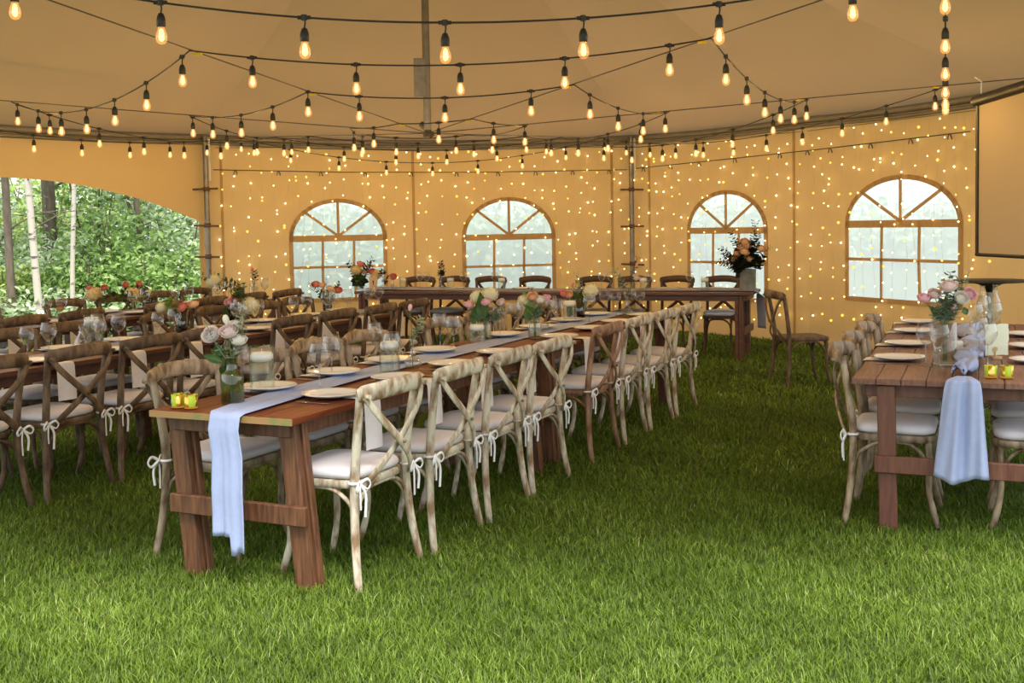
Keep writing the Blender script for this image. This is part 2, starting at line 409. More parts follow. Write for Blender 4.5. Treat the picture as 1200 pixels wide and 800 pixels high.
def pole(loc, label, clamps):
    t = thing('tent_pole', label, 'pole', loc)
    m = MB(); m.tube([(0, 0, 0), (0, 0, E_H - .02)], .036, 12); m.build('tube', MAT['metal'], t)
    m = MB(); m.tube([(.05, 0, E_H - .62), (.05, 0, E_H - .04)], .018, 10); m.build('sleeve', MAT['ribbon'], t)
    for z in clamps:
        m = MB(); m.beam((-.17, -.05, z), (.17, -.05, z + random.uniform(-.02, .02)), .022, .026); m.tube([(0, 0, z - .03), (0, 0, z + .03)], .044, 10)
        m.build('clamp', MAT['t_leg'], t)
    m = MB(); m.box((0, 0, .01), (.16, .16, .02), ch=.003); m.build('base_plate', MAT['metal'], t)
inn = lambda p, d: p + (Vector((MAST.x, MAST.y, 0)) - p).normalized() * d
pole(inn(P1, .14), 'grey metal tent pole between the open doorway and the lit back wall', (1.2, 1.62, 2.1))
pole(inn(P2, .14), 'grey metal tent pole in the lit corner behind the head table', (.95, 1.5, 2.04))

# mast hung on cables
t = thing('tent_mast', 'grey steel centre mast hanging on cables under the tent roof', 'mast', MAST)
m = MB(); m.tube([(0, 0, .03), (0, 0, 3.0)], .034, 12); m.build('tube', MAT['metal'], t)
m = MB(); m.box((-.055, -.03, .50), (.11, .05, .34), ch=.004); m.build('splice_plate', MAT['metal'], t)
for i in range(4): m = MB(); m.tube([(0, -.033, .06 + i * .12), (0, -.040, .06 + i * .12)], .009, 8); m.build('bolt', MAT['beam'], t)
m = MB(); m.tube([(0, 0, .03), (.0, 0, -.03)], [.03, .045], 10); m.tube([(.04, -.02, -.02), (-.06, .05, .09)], .03, 8); m.build('hub', MAT['wire'], t)

# cables from the mast to the eave corners
CAB = {'UL': FL, 'UR': FR, 'R': P5, 'BR': P2, 'BL': P1, 'L': PL}
CLAB = {'UL': 'dark steel cable rising from mast to upper left edge of the photo', 'UR': 'dark steel cable rising from mast to upper right edge of the photo',
        'R': 'dark steel cable from mast to the eave above the projection screen', 'BR': 'dark steel cable from mast back to the corner pole behind head table',
        'BL': 'dark steel cable from mast back to the pole beside the doorway', 'L': 'dark steel cable from mast to left edge above the doorway'}
def cab(k, t): e = CAB[k] + Vector((0, 0, E_H - .04 + (.17 if k == 'L' else 0))); return MAST.lerp(e, t)
for k in CAB:
    m = MB(); m.tube([cab(k, i / 8) for i in range(9)], .0045, 5)
    o = tag(m.build('guy_cable', MAT['wire']), CLAB[k], 'cable', 'cables holding the mast')

# bulb string lights
drop_m = MB(); drop_m.tube([(0, 0, .012), (0, 0, -.012)], .013, 8); drop_m.tube([(-.028, 0, 0), (.028, 0, 0)], .009, 6)
drop_m.tube([(0, 0, 0), (.004, 0, -.022), (0, 0, -.048)], .004, 6)
drop_m.lathe([(.0, -.044), (.010, -.045), (.015, -.056), (.018, -.066), (.0195, -.075), (.0195, -.098), (.017, -.102), (0, -.102)], 10)
SOCK = drop_m.mesh('bulb_socket', MAT['black'])
b_ = MB(); b_.lathe([(.013, -.098), (.015, -.112), (.0225, -.130), (.025, -.146), (.0225, -.162), (.014, -.173), (.0, -.177)], 12)
b_.lathe([(.0, -.108), (.0075, -.113), (.0115, -.130), (.0125, -.146), (.0105, -.158), (.0, -.165)], 7, mi=1)
BULB = b_.mesh('bulb', [MAT['bulb_glass'], MAT['filament']])
RT = [dict(UL=.10, UR=.13, R=.14, BR=.13, BL=.2, L=.10), dict(UL=.34, UR=.357, R=.33, BR=.35, BL=.42, L=.30),
      dict(UL=.555, UR=.57, R=.51, BR=.53, BL=.58, L=.51), dict(UL=.84, UR=.80, R=.68, BR=.76, BL=.76, L=.76)]
RLAB = ['innermost small ring of bulb lights around the hanging mast', 'second ring of hanging bulb lights out from the mast',
        'third ring of hanging bulb lights, draped across the upper middle', 'outermost and nearest ring of bulb lights along the top of the photo']
for r, d in enumerate(RT):
    t = thing('string_light', RLAB[r], 'string light', (0, 0, 0), 0, 'bulb string lights in rings under the roof')
    ks = ['UL', 'UR', 'R', 'BR', 'BL', 'L']; path = []
    for i in range(6):
        a = cab(ks[i], d[ks[i]]); b = cab(ks[(i + 1) % 6], d[ks[(i + 1) % 6]]); sp = (b - a).length
        sg = ((.03,) * 6, (.019, .018, .014, .014, .016, .014), (.0129, .012, .012, .014, .012, .0134), (.0142, .010, .006, .0145, .0074, .010))[r][i] * sp * sp
        n = max(6, int(sp / .06))
        for j in range(n): path.append(a.lerp(b, j / n) - Vector((0, 0, .006 + sg * 4 * (j / n) * (1 - j / n))))
    path.append(path[0])
    m = MB(); m.tube(path, .0048, 5); m.build('cable', MAT['black'], t)
    acc = .25
    for i in range(len(path) - 1):
        acc += (path[i + 1] - path[i]).length
        if acc > .60:
            acc = 0; w = path[i + 1]; x, y = proj(w) if w.y > 1 else (-999, 0)
            dirn = (path[i + 1] - path[i])
            s_ = link('bulb_socket', SOCK, t, w, math.atan2(dirn.y, dirn.x)); link('bulb', BULB, s_)
            if y > -260:
                pl = bpy.data.lights.new('bulb_light', 'POINT'); pl.energy = 3.3; pl.color = (1.0, .63, .22); pl.shadow_soft_size = .004
                po = bpy.data.objects.new('bulb_light', pl); COL.objects.link(po); po.location = w - Vector((0, 0, .170))
    for k_ in ('UL', 'UR', 'R'):
        w = cab(k_, d[k_] - .012); m = MB(); m.box(w - Vector((0, 0, .01)), (.05, .02, .012)); m.build('tie', MAT['yellow'], t)

# fairy light curtains and the hooks wire along the walls
led = MB(); led.lathe([(0, -1), (.72, -.6), (1, 0), (.72, .6), (0, 1)], 6); LEDM = led.mesh('led_bulb_or_glow', MAT['led'])
def curtain(p, q, f0, f1, label, n=9, per=11):
    d = (q - p).normalized(); ln = (q - p).length; nin = Vector((d.y, -d.x, 0)); nin = nin if nin.dot(MAST - p) > 0 else -nin
    t = thing('fairy_light_curtain', label, 'fairy lights', p.lerp(q, (f0 + f1) / 2), 0, 'fairy light curtains on the tent walls')
    base = Vector(t.location)
    w = MB(); w.tube([p + d * (ln * (f0 + (f1 - f0) * i / 6)) + nin * .05 + Vector((0, 0, 2.66)) - base for i in range(7)], .003, 4); w.build('header_wire', MAT['wire'], t)
    for i in range(n):
        s = ln * (f0 + (f1 - f0) * (i + .5 + random.uniform(-.2, .2)) / n); x = p + d * s + nin * .035 - base; zt = 2.66; zb = random.uniform(.12, .35)
        m = MB(); ph = random.uniform(0, 6); pts = [x + d * (.045 * math.sin(j * 1.3 + ph) + random.uniform(-.02, .02)) + Vector((0, 0, zt + (zb - zt) * j / 6)) for j in range(7)]; m.tube(pts, .0012, 3); m.build('strand', MAT['strand'], t)
        for j in range(per):
            z = zt - (zt - zb) * (j + random.uniform(.05, .95)) / per; u = (zt - z) / (zt - zb) * 6; a = min(5, int(u)); y = pts[a].lerp(pts[a + 1], u - a)
            sf = random.random() < .22; o = link('led_bulb_or_glow', LEDM, t, y + nin * .012); sc = random.uniform(.012, .019) if sf else random.choice((.007, .008, .009, .010, .012)); o.scale = (sc, sc, sc)
            if sf: o.material_slots[0].link = 'OBJECT'; o.material_slots[0].material = MAT['led_glow']  # soft copies imitate blurred reflections, they are not further LEDs
BL_ = ['left end of the back wall beside the doorway pole', 'back wall around the first arched window', 'back wall between and over the second arched window', 'right end of the back wall by the corner pole']
for i in range(4): curtain(P1, P2, .03 + i * .243, .03 + (i + 1) * .243, 'warm fairy light curtain on the ' + BL_[i])
curtain(P2, P3, .03, .50, 'warm fairy light curtain just right of the corner pole, behind head table end')
curtain(P2, P3, .50, .99, 'warm fairy light curtain behind the flower pail and lone wooden chair')
curtain(P3, P4, .01, .5, 'warm fairy light curtain on left half of the rightmost arched window')
curtain(P3, P4, .5, .92, 'warm fairy light curtain between rightmost window and projection screen')
def hook_wire(segs, py, label):
    pts = []
    for (p, q), pxs in segs:
        d = (q - p).normalized(); nin = Vector((d.y, -d.x, 0)); nin = nin if nin.dot(MAST - p) > 0 else -nin
        for px, py in pxs: pts.append(plane_hit(px, py, p, q) + nin * .06)
    t = thing('hanging_wire', label, 'wire', pts[0], 0, 'dark wires stretched along the walls'); b = Vector(t.location)
    m = MB(); m.tube([x - b for x in pts], .006, 5); m.build('wire', MAT['wire'], t)
    tot = 0
    for a, c in zip(pts[:-1], pts[1:]):
        n = max(1, int((c - a).length / .55))
        for i in range(n):
            x = a.lerp(c, (i + .5) / n) - b; m = MB(); m.tube([x, x + Vector((.02, 0, -.03)), x + Vector((.025, 0, -.06))], .008, 5); m.tube([x + Vector((-.01, 0, 0)), x + Vector((-.02, 0, -.06))], .006, 5); m.build('hook', MAT['wire'], t)
hook_wire([((P1, P2), [(250, 199), (400, 202), (560, 202), (733, 199)])], 0, 'dark hooked wire stretched across the back wall above the two arched windows')
hook_wire([((P2, P3), [(742, 198), (840, 188), (945, 177)]), ((P3, P4), [(955, 176), (1050, 165), (1142, 154)])], 0, 'dark hooked wire sloping along the right wall towards the screen')

# ------------------------------------------------------------------ lawn
m = MB(); m.grid(lambda u, v: Vector((-45 + 90 * u, -12 + 75 * v, -.012)), 6, 6); tag(m.build('floor', MAT['soil']), kind='structure')
def lawn():
    Vs = []; Ts = []
    def patch(y0, y1, dens, h, wd, margin=.8):
        hw = lambda y: 600 / F_PX * y + margin
        area = (hw(y0) + hw(y1)) * (y1 - y0); n = int(area * dens)
        y = rng.uniform(y0, y1, n); x = rng.uniform(-1, 1, n) * hw(y)
        # clumpy length
        cl = .5 + .5 * np.sin(x * 9 + np.sin(y * 7) * 2) * np.sin(y * 11 + np.sin(x * 5) * 2)
        hh = h * (.55 + .6 * rng.random(n) + .25 * cl); a = rng.uniform(0, 2 * PI, n); lean = rng.uniform(.15, 1.3, n) * hh
        w = wd * rng.uniform(.7, 1.3, n); dx = np.cos(a); dy = np.sin(a); px = -dy * w; py = dx * w; z = np.full(n, -.014)
        b0 = np.stack([x - px, y - py, z], 1); b1 = np.stack([x + px, y + py, z], 1)
        m0 = np.stack([x + dx * lean * .35 - px * .8, y + dy * lean * .35 - py * .8, z + hh * .6], 1); m1 = np.stack([x + dx * lean * .35 + px * .8, y + dy * lean * .35 + py * .8, z + hh * .6], 1)
        tip0 = np.stack([x + dx * lean - px * .12, y + dy * lean - py * .12, z + hh * .95], 1); tip1 = np.stack([x + dx * lean + px * .12, y + dy * lean + py * .12, z + hh * .95], 1)
        Vs.append(np.stack([b0, b1, m0, m1, tip0, tip1], 1).reshape(-1, 3))
        big = .12 * np.sin(x * 1.7 + 1) * np.sin(y * 2.3) + .06 * np.sin(x * 6 + y * 4)
        tn = np.clip(rng.normal(.42, .17, n) + big + (rng.random(n) < .06) * .35, 0, 1)
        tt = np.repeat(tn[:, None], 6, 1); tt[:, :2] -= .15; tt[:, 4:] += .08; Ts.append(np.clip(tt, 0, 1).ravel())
    patch(3.5, 5.2, 11000, .040, .0017); patch(5.2, 7.0, 6600, .040, .0021); patch(7.0, 10., 2900, .040, .0032); patch(10., 17.5, 900, .045, .0062)
    V = np.concatenate(Vs); T = np.concatenate(Ts); nb = len(V) // 6; o = np.arange(nb)[:, None] * 6
    Fa = np.concatenate([o + np.array([[0, 1, 3, 2]]), o + np.array([[2, 3, 5, 4]])])
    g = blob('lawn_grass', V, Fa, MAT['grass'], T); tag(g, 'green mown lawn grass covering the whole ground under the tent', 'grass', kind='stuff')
lawn()

# ------------------------------------------------------------------ woods outside
def leaves(n, c, rad, size, flat=.8, shell=.0):
    """n folded leaves in an ellipsoid"""
    d = rng.normal(size=(n, 3)); d /= np.linalg.norm(d, axis=1)[:, None]
    rr = rng.random(n) ** (1 / 2.2); lump = 1 + .18 * np.sin(d[:, 0] * 7 + d[:, 2] * 5) + .15 * np.sin(d[:, 1] * 9 + 2 + d[:, 0] * 6)
    p = np.array(c) + d * (rr * lump)[:, None] * np.array(rad)
    nrm = rng.normal(size=(n, 3)) * .55 + np.array([0, -.25, .9]); nrm /= np.linalg.norm(nrm, axis=1)[:, None]
    a = np.cross(nrm, rng.normal(size=(n, 3))); a /= np.linalg.norm(a, axis=1)[:, None]; b = np.cross(nrm, a)
    s = size * rng.uniform(.6, 1.35, n)[:, None]
    base = p - a * s * .5; tip = p + a * s * .55 - nrm * s * .16; up_ = nrm * s * .07
    l1 = p - a * s * .22 + b * s * .27 + up_; l2 = p + a * s * .16 + b * s * .23 + up_ * .6; r1 = p - a * s * .22 - b * s * .27 + up_; r2 = p + a * s * .16 - b * s * .23 + up_ * .6
    V = np.stack([base, l1, l2, tip, r2, r1], 1).reshape(-1, 3); o = np.arange(n)[:, None] * 6
    Fa = np.concatenate([o + np.array([[0, 3, 2, 1]]), o + np.array([[0, 5, 4, 3]])])
    tone = np.repeat(np.clip(rng.normal(.5, .26, n), 0, 1), 6)
    return V, Fa, tone
def shrub(px, Y, h, wdt, mat, n, size, label, group='shrubs at the edge of the woods'):
    x = (px - 600) / F_PX * Y; t = thing('shrub', label, 'shrub', (x, Y, 0), 0, group)
    m = MB()
    for i in range(5):
        a = random.uniform(0, 6.28); m.tube([(0, 0, -.05), (math.cos(a) * wdt * .2, math.sin(a) * wdt * .2, h * .45), (math.cos(a) * wdt * .45, math.sin(a) * wdt * .45, h * .9)], [.03, .02, .008], 5)
    m.build('stem', MAT['bark'], t)
    V, Fa, T = leaves(n, (0, 0, h * .52), (wdt, wdt * .8, h * .5), size); blob('foliage', V, Fa, mat, T, t)
def tree(name, px_b, px_t, y_t, Y, r, mat, label, crown=(6.5, 1.6), fm='shrub_a'):
    xb = (px_b - 600) / F_PX * Y; top = atY(px_t, y_t, Y); t = thing(name, label, 'tree', (xb, Y, 0), 0, 'tree trunks standing in the woods')
    dx = (top.x - xb) / max(top.z, .1); m = MB()
    m.tube([(0, 0, -.1), (dx * 1, .0, 1), (dx * 2.2 + .02, 0, 2.2), (dx * 4, 0, 4), (dx * 6.5, 0, 6.5)], [r * 1.25, r, r * .95, r * .8, r * .5], 10); m.build('trunk', mat, t)
    for i in range(3):
        z = 1.6 + i * .7; a = random.uniform(0, 6.28); m = MB(); m.tube([(dx * z, 0, z), (dx * z + math.cos(a) * .5, math.sin(a) * .5, z + .25), (dx * z + math.cos(a) * 1.1, math.sin(a) * 1.1, z + .3)], [r * .25, r * .15, .006], 5); m.build('branch', MAT['bark'], t)
    V, Fa, T = leaves(900, (dx * 6, 0, crown[0]), (crown[1], crown[1], 1.9), .2); blob('foliage', V, Fa, MAT[fm], T, t)
tree('birch_tree', 47, 30, 205, 16.7, .052, MAT['birch'], 'thick white birch trunk leaning left, seen through the open doorway')
tree('birch_tree', 82, 85, 210, 16.9, .034, MAT['birch'], 'slim pale birch trunk right of the thick birch in the doorway')
tree('pine_tree', 14, 4, 205, 17.4, .06, MAT['bark'], 'dark brown pine trunk at the left edge of the photo')
tree('pine_tree', 62, 54, 205, 20.4, .12, MAT['bark'], 'broad dark pine trunk between the two birches, farther back')
tree('pine_tree', 172, 160, 240, 18.8, .05, MAT['bark'], 'thin dark leaning trunk among pale shrubs at doorway centre right')
tree('pine_tree', 233, 231, 250, 21, .09, MAT['birch'], 'pale grey trunk just left of the doorway pole')
SH = [(-25, 20, 2.2, 1.3, 'shrub_b', 'pale leafy shrub at the far left below the pine trunk'), (25, 21.5, 2.0, 1.1, 'shrub_c', 'yellow green shrub behind the base of the thick birch'),
      (70, 18.5, 1.5, 1.0, 'shrub_b', 'low pale shrub in front of the slim birch'), (112, 21, 3.4, 1.15, 'shrub_a', 'tall bright green shrub in the middle of the doorway'),
      (140, 18.5, 2.0, 1.0, 'shrub_a', 'dense mid green shrub behind the cream hydrangea vases'), (178, 20.5, 3.0, 1.15, 'shrub_b', 'large silvery green shrub right of the doorway middle'),
      (215, 19, 2.1, .95, 'shrub_b', 'pale silvery shrub next to the doorway pole'), (225, 23, 3.2, 1.2, 'shrub_a', 'green shrub behind the silvery one by the pole'),
      (55, 25, 3.2, 1.6, 'shrub_c', 'sunlit yellow green thicket behind the birches'), (10, 28, 3.6, 1.9, 'shrub_b', 'light airy thicket far back at the left edge'),
      (150, 28, 4.2, 2.0, 'shrub_c', 'tall yellow green thicket far behind the doorway middle'), (100, 18, 1.2, .9, 'shrub_a', 'low green bush beneath the slim birch'),
      (5, 18, 1.1, .9, 'shrub_c', 'low yellow green bush at the lower left of the doorway'), (185, 17.6, 1.3, .9, 'shrub_a', 'low green bush above the hydrangea nearest the pole')]
SHX = [(-95, 20), (-170, 22), (-250, 21), (-330, 23), (-120, 25), (-220, 26)]
for i, (px, Y, h, wd, mt, lb) in enumerate(SH): shrub(px, Y, h, wd, MAT[mt], 2100 if Y < 24 else 1300, .095 if Y < 24 else .15, lb)
for px, Y in SHX: shrub(px, Y, random.uniform(2.4, 3.6), 1.4, MAT[random.choice(('shrub_a', 'shrub_b', 'shrub_c'))], 1500, .11, 'green shrub at the woods edge beyond the left side of the photo', 'shrubs beyond the left side of the photo')
WSH = [(345, 21, 'left half of the first arched window'), (425, 22, 'right half of the first arched window'), (555, 22, 'left half of the second arched window'), (635, 21.5, 'right half of the second arched window')]
for px, Y, lb in WSH: shrub(px, Y, 2.1, 1.2, MAT['shrub_b'], 1500, .14, 'blurred green shrub seen through the ' + lb)
# backdrop of the woods: far foliage nobody could count
Vb = []; Fb = []; Tb = []; off = 0
for i in range(40):
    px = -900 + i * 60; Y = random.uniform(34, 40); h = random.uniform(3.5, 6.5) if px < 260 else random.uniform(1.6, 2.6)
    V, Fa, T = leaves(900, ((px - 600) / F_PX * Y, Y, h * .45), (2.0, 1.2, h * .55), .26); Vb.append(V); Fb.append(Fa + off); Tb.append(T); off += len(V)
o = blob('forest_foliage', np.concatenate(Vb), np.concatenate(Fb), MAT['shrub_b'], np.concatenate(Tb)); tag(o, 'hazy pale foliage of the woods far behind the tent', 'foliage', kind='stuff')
Vb = []; Fb = []; Tb = []; off = 0
for i in range(30):
    px = -60 + i * 11; Y = random.uniform(16.6, 18.2); V, Fa, T = leaves(150, ((px - 600) / F_PX * Y, Y, .3), (.5, .4, .45), .09); Vb.append(V); Fb.append(Fa + off); Tb.append(T); off += len(V)
o = blob('undergrowth', np.concatenate(Vb), np.concatenate(Fb), MAT['shrub_b'], np.concatenate(Tb)); tag(o, 'low tangled undergrowth outside the open doorway', 'undergrowth', kind='stuff')

# ------------------------------------------------------------------ chairs
def bez(p, n=8):
    """Catmull-Rom through points"""
    P = [Vector(q) for q in p]; P = [P[0] * 2 - P[1]] + P + [P[-1] * 2 - P[-2]]; out = []
    for i in range(1, len(P) - 2):
        for j in range(n):
            t = j / n; a, b, c, d = P[i - 1], P[i], P[i + 1], P[i + 2]
            out.append(.5 * ((2 * b) + (c - a) * t + (2 * a - 5 * b + 4 * c - d) * t * t + (3 * b - a - 3 * c + d) * t ** 3))
    out.append(P[-2]); return out
def rounded(w0, w1, d, r, n=6):
    """seat outline: width w0 at the front (y<0), w1 at the back"""
    pts = []
    for cx, cy, a0 in ((w1 / 2 - r, d / 2 - r, 0), (-w1 / 2 + r, d / 2 - r, 90), (-w0 / 2 + r, -d / 2 + r, 180), (w0 / 2 - r, -d / 2 + r, 270)):
        for i in range(n + 1): a = R(a0 + 90 * i / n); pts.append((cx + r * math.cos(a), cy + r * math.sin(a)))
    return pts
def slab(m, prof, outline, mi=0):
    """outline scaled by profile [(inset, z)], capped"""
    n = len(outline); vs = []
    cx = sum(p[0] for p in outline) / n; cy = sum(p[1] for p in outline) / n
    for ins, z in prof:
        for x, y in outline:
            v = Vector((x - cx, y - cy)); l = v.length; v = v * ((l - ins) / l); vs.append((cx + v.x, cy + v.y, z))
    fs = [(i * n + k, i * n + (k + 1) % n, (i + 1) * n + (k + 1) % n, (i + 1) * n + k) for i in range(len(prof) - 1) for k in range(n)]
    m.add(vs, fs, mi, True); m.add(vs, [tuple(range(n))[::-1], tuple((len(prof) - 1) * n + k for k in range(n))], mi, False)
CP = {}
m = MB(); slab(m, [(.006, .420), (0, .426), (0, .448), (.006, .455)], rounded(.46, .43, .42, .09)); CP['seat'] = m.mesh('seat', MAT['w_light'])
m = MB(); slab(m, [(.02, .456), (.0, .464), (-.006, .478), (0, .492), (.012, .502), (.05, .508), (.12, .511)], rounded(.44, .41, .40, .085)); CP['cushion'] = m.mesh('cushion', MAT['cushion'])
def rear_leg(s):
    m = MB(); m.tube(bez([(s * .272, .236, -.012), (s * .243, .206, .20), (s * .222, .195, .43), (s * .224, .212, .62), (s * .240, .246, .835)], 5), [.0165 + .004 * (1 - abs(i - 12) / 12) for i in range(21)], 10, flat=1.15); return m
def front_leg(s):
    m = MB(); m.tube(bez([(s * .205, -.215, -.012), (s * .190, -.175, .16), (s * .192, -.175, .32), (s * .190, -.170, .425)], 5), [.0145, .015, .016, .017] * 4, 10); return m
for k, s in (('l', -1), ('r', 1)):
    CP['rear' + k] = rear_leg(s).mesh('leg', MAT['w_light']); CP['front' + k] = front_leg(s).mesh('leg', MAT['w_light'])
    m = MB(); m.tube(bez([(s * .248, .276, .838), (s * .175, .297, .75), (s * .02, .300 + .012 * s, .615), (-s * .14, .266, .50), (-s * .205, .222, .43)], 6), .021, 8, flat=.36, ref=(0, 1, 0)); m.tube([(s * .246, .276, .838), (s * .248, .302, .838)], .011, 8); m.tube([(0, .31, .605), (0, .328, .605)], .008, 8)
    CP['strap' + k] = m.mesh('cross_strap', MAT['w_light'])
    m = MB(); m.tube(bez([(s * .225, .20, .285), (s * .213, .165, .355), (s * .205, .08, .408), (s * .2, .0, .416), (s * .197, -.08, .408), (s * .192, -.14, .355), (s * .192, -.168, .285)], 4), .0105, 7, flat=1.1); CP['side' + k] = m.mesh('brace', MAT['w_light'])
m = MB(); m.tube(bez([(-.222, .20, .285), (-.19, .198, .36), (-.11, .195, .408), (0, .195, .416), (.11, .195, .408), (.19, .198, .36), (.222, .20, .285)], 4), .0105, 7); CP['backb'] = m.mesh('brace', MAT['w_light'])
m = MB(); m.tube(bez([(-.19, -.172, .285), (-.165, -.178, .36), (-.09, -.185, .408), (0, -.187, .414), (.09, -.185, .408), (.165, -.178, .36), (.19, -.172, .285)], 4), .0105, 7); CP['frontb'] = m.mesh('brace', MAT['w_light'])
# top rail: deep curved plank, rounded ends
m = MB(); rp = bez([(-.262, .246, .842), (-.22, .276, .850), (-.11, .317, .862), (0, .329, .866), (.11, .317, .862), (.22, .276, .850), (.262, .246, .842)], 4)
m.tube(rp, [.028, .034] + [.040] * (len(rp) - 4) + [.034, .028], 12, flat=.44, ref=(0, 1, 0)); CP['rail'] = m.mesh('top_rail', MAT['w_light'])
def bow(s):
    m = MB(); x, y, z = s * .224, .196, .452
    m.tube([(x + .024 * math.cos(a), y + .026 * math.sin(a), z) for a in [i * PI / 6 for i in range(13)]], .0045, 4, flat=1.6)
    k = (x + s * .010, y + .034, z)
    for sx in (-1, 1):
        m.tube(bez([k, (k[0] + sx * .03, k[1] + .018, z + .018), (k[0] + sx * .055, k[1] + .02, z - .005), (k[0] + sx * .04, k[1] + .012, z - .028), k], 4), .0042, 4, flat=1.8)
        m.tube(bez([k, (k[0] + sx * .022, k[1] + .016, z - .05), (k[0] + sx * .018, k[1] + .014, z - random.uniform(.10, .15))], 4), .0046, 4, flat=1.5)
    return m.mesh('ribbon_tie', MAT['ribbon'])
CP['bowl'], CP['bowr'] = bow(-1), bow(1)
def make_chair(name, wood, cush, label, group):
    t = thing(name, label, 'chair', (0, 0, 0), 0, group)
    def part(n, me, par=t, mat=None):
        o = link(n, me, par)
        if mat is not None: o.material_slots[0].link = 'OBJECT'; o.material_slots[0].material = mat
        return o
    w = MAT[wood]
    part('seat', CP['seat'], mat=w)
    for k in ('rearl', 'rearr', 'frontl', 'frontr'): part('leg', CP[k], mat=w)
    for k in ('strapl', 'strapr'): part('cross_strap', CP[k], mat=w)
    part('top_rail', CP['rail'], mat=w)
    for k in ('sidel', 'sider', 'backb', 'frontb'): part('brace', CP[k], mat=w)
    if cush:
        c = part('cushion', CP['cushion'], mat=MAT[cush]); part('ribbon_tie', CP['bowl'], c); part('ribbon_tie', CP['bowr'], c)
    reg(t); return t
PROTO = {}
def chair(kind, wood, cush, loc, rz, label, group, name='crossback_chair'):
    loc = Vector((loc[0], loc[1], 0))
    if kind not in PROTO:
        t = make_chair(name, wood, cush, label, group); PROTO[kind] = t; t.location = loc; t.rotation_euler = (0, 0, rz); return t
    return dup(PROTO[kind], loc, rz, label, group)
jit = lambda s: random.uniform(-s, s)
RZ_R = ROT - PI / 2       # back towards +p
RZ_L = ROT + PI / 2       # back towards -p
MAIN_R = [.44, 1.06, 1.68, 2.30, 3.30, 3.95, 4.55, 5.2]
MAIN_L = [.55, 1.14, 1.72, 2.28, 3.3, 3.93, 4.55, 5.16]
T2_S = [.50, 1.13, 1.75, 2.33, 3.32, 3.98, 4.62, 5.2]
T3_S = [2.15, 2.80, 3.46, 4.52, 5.17, 5.83, 6.46]
for i, a in enumerate(MAIN_R):
    k = 'light' if i != 4 else 'redwood'
    chair(k, 'w_light' if k == 'light' else 'w_red', 'cushion', W(a, -.02 + jit(.02)), RZ_R + jit(.04),
          ('limed' if k == 'light' else 'reddish brown') + ' crossback chair, %s from the front on aisle side of blue-runner table' % ORD[i], 'chairs on the aisle side of the blue-runner table')
for i, a in enumerate(MAIN_L):
    chair('mid', 'w_mid', 'cushion', W(a, -.77 + jit(.02)), RZ_L + jit(.02), 'crossback chair, %s from the front on far side of blue-runner table' % ORD[i], 'chairs on the far side of the blue-runner table')
for i, a in enumerate(T2_S):
    chair('dark', 'w_dark', 'cushion', W(a, -2.60 + jit(.02)), RZ_R + jit(.04), 'dark crossback chair, %s from the left edge on near side of second table row' % ORD[i], 'chairs on the near side of the second table row')
for i, a in enumerate(T2_S):
    if i < 1: continue
    chair('dark', 'w_dark', 'cushion', W(a, -3.34 + jit(.02)), RZ_L + jit(.02), 'dark crossback chair, %s along the far side of second table row' % ORD[i], 'chairs on the far side of the second table row')
for i, a in enumerate(T3_S):
    if i < 1: continue
    chair('dark', 'w_dark', 'cushion', W(a, -4.88 + jit(.02)), RZ_R + jit(.04), 'dark crossback chair, %s along near side of third row by the doorway' % ORD[i - 1], 'chairs on the near side of the third table row')
for i, a in enumerate(T3_S):
    if i < 2: continue
    chair('dark', 'w_dark', 'cushion', W(a, -5.62 + jit(.02)), RZ_L + jit(.02), 'dark crossback chair, %s along doorway side of the third table row' % ORD[i - 2], 'chairs on the doorway side of the third table row')

# ------------------------------------------------------------------ tables
def table(name, label, loc, rz, L, Wd, top, leg, splay=.0, planks=4, edge=True, group=None, across=True, inset=.10, double=True, legx=(.075, .095)):
    """origin at the near left corner on the ground; local x across, y along"""
    t = thing(name, label, 'table', loc, rz, group)
    m = MB(); pw = Wd / planks
    for i in range(planks):
        m.box((pw * (i + .5), L / 2, .745), (pw - .003, L + random.uniform(-.006, .006), .030), ch=.003)
    m.build('tabletop', top, t)
    if edge:
        m = MB(); m.box((Wd / 2, -.004, .745), (Wd - .004, .006, .029)); m.build('worn_edge', MAT['worn_edge'], t)
    m = MB()
    for x in (.07, Wd - .07): m.box((x, L / 2, .695), (.028, L - .16, .065), ch=.003)
    for y in (.08, L - .08): m.box((Wd / 2, y, .695), (Wd - .13, .028, .065), ch=.003)
    m.build('apron', leg, t)
    for y, s in ((inset, 1), (L - inset, -1)):
        for x, e in ((legx[0], 1), (Wd - legx[1], 1)):
            m = MB(); m.beam((x, y, .725), (x + splay, y, -.01), .088, .042, up=(0, 1, 0), ch=.004); double and m.beam((x + .012, y + s * .044, .725), (x + .012 + splay, y + s * .044, -.01), .088, .042, up=(0, 1, 0), ch=.004); m.build('leg', leg, t)
        m = MB(); m.beam((legx[0] - .06 + splay * .5, y - s * .036, .33), (Wd - legx[1] + .07 + splay * .5, y - s * .036, .325), .030, .085, ch=.004); m.build('stretcher', leg, t)
    return t
TW = .776
table('farm_table', 'red-brown farm table in front with blue runner hanging over its end', W(0, -TW), ROT, 2.74, TW, MAT['t_red'], MAT['t_leg'], .075, group='farm tables under the blue runner')
table('farm_table', 'red-brown farm table continuing behind the front blue-runner table', W(2.84, -TW), ROT, 2.78, TW, MAT['t_red'], MAT['t_leg'], .04, edge=False, group='farm tables under the blue runner')
table('farm_table', 'dark farm table of second row, at the left edge', W(0.05, -3.36), ROT, 2.74, TW, MAT['t_dark'], MAT['t_dark'], .03, edge=False, group='farm tables of the second row')
table('farm_table', 'dark farm table of second row, farther half behind white roses', W(2.88, -3.36), ROT, 2.72, TW, MAT['t_dark'], MAT['t_dark'], .03, edge=False, group='farm tables of the second row')
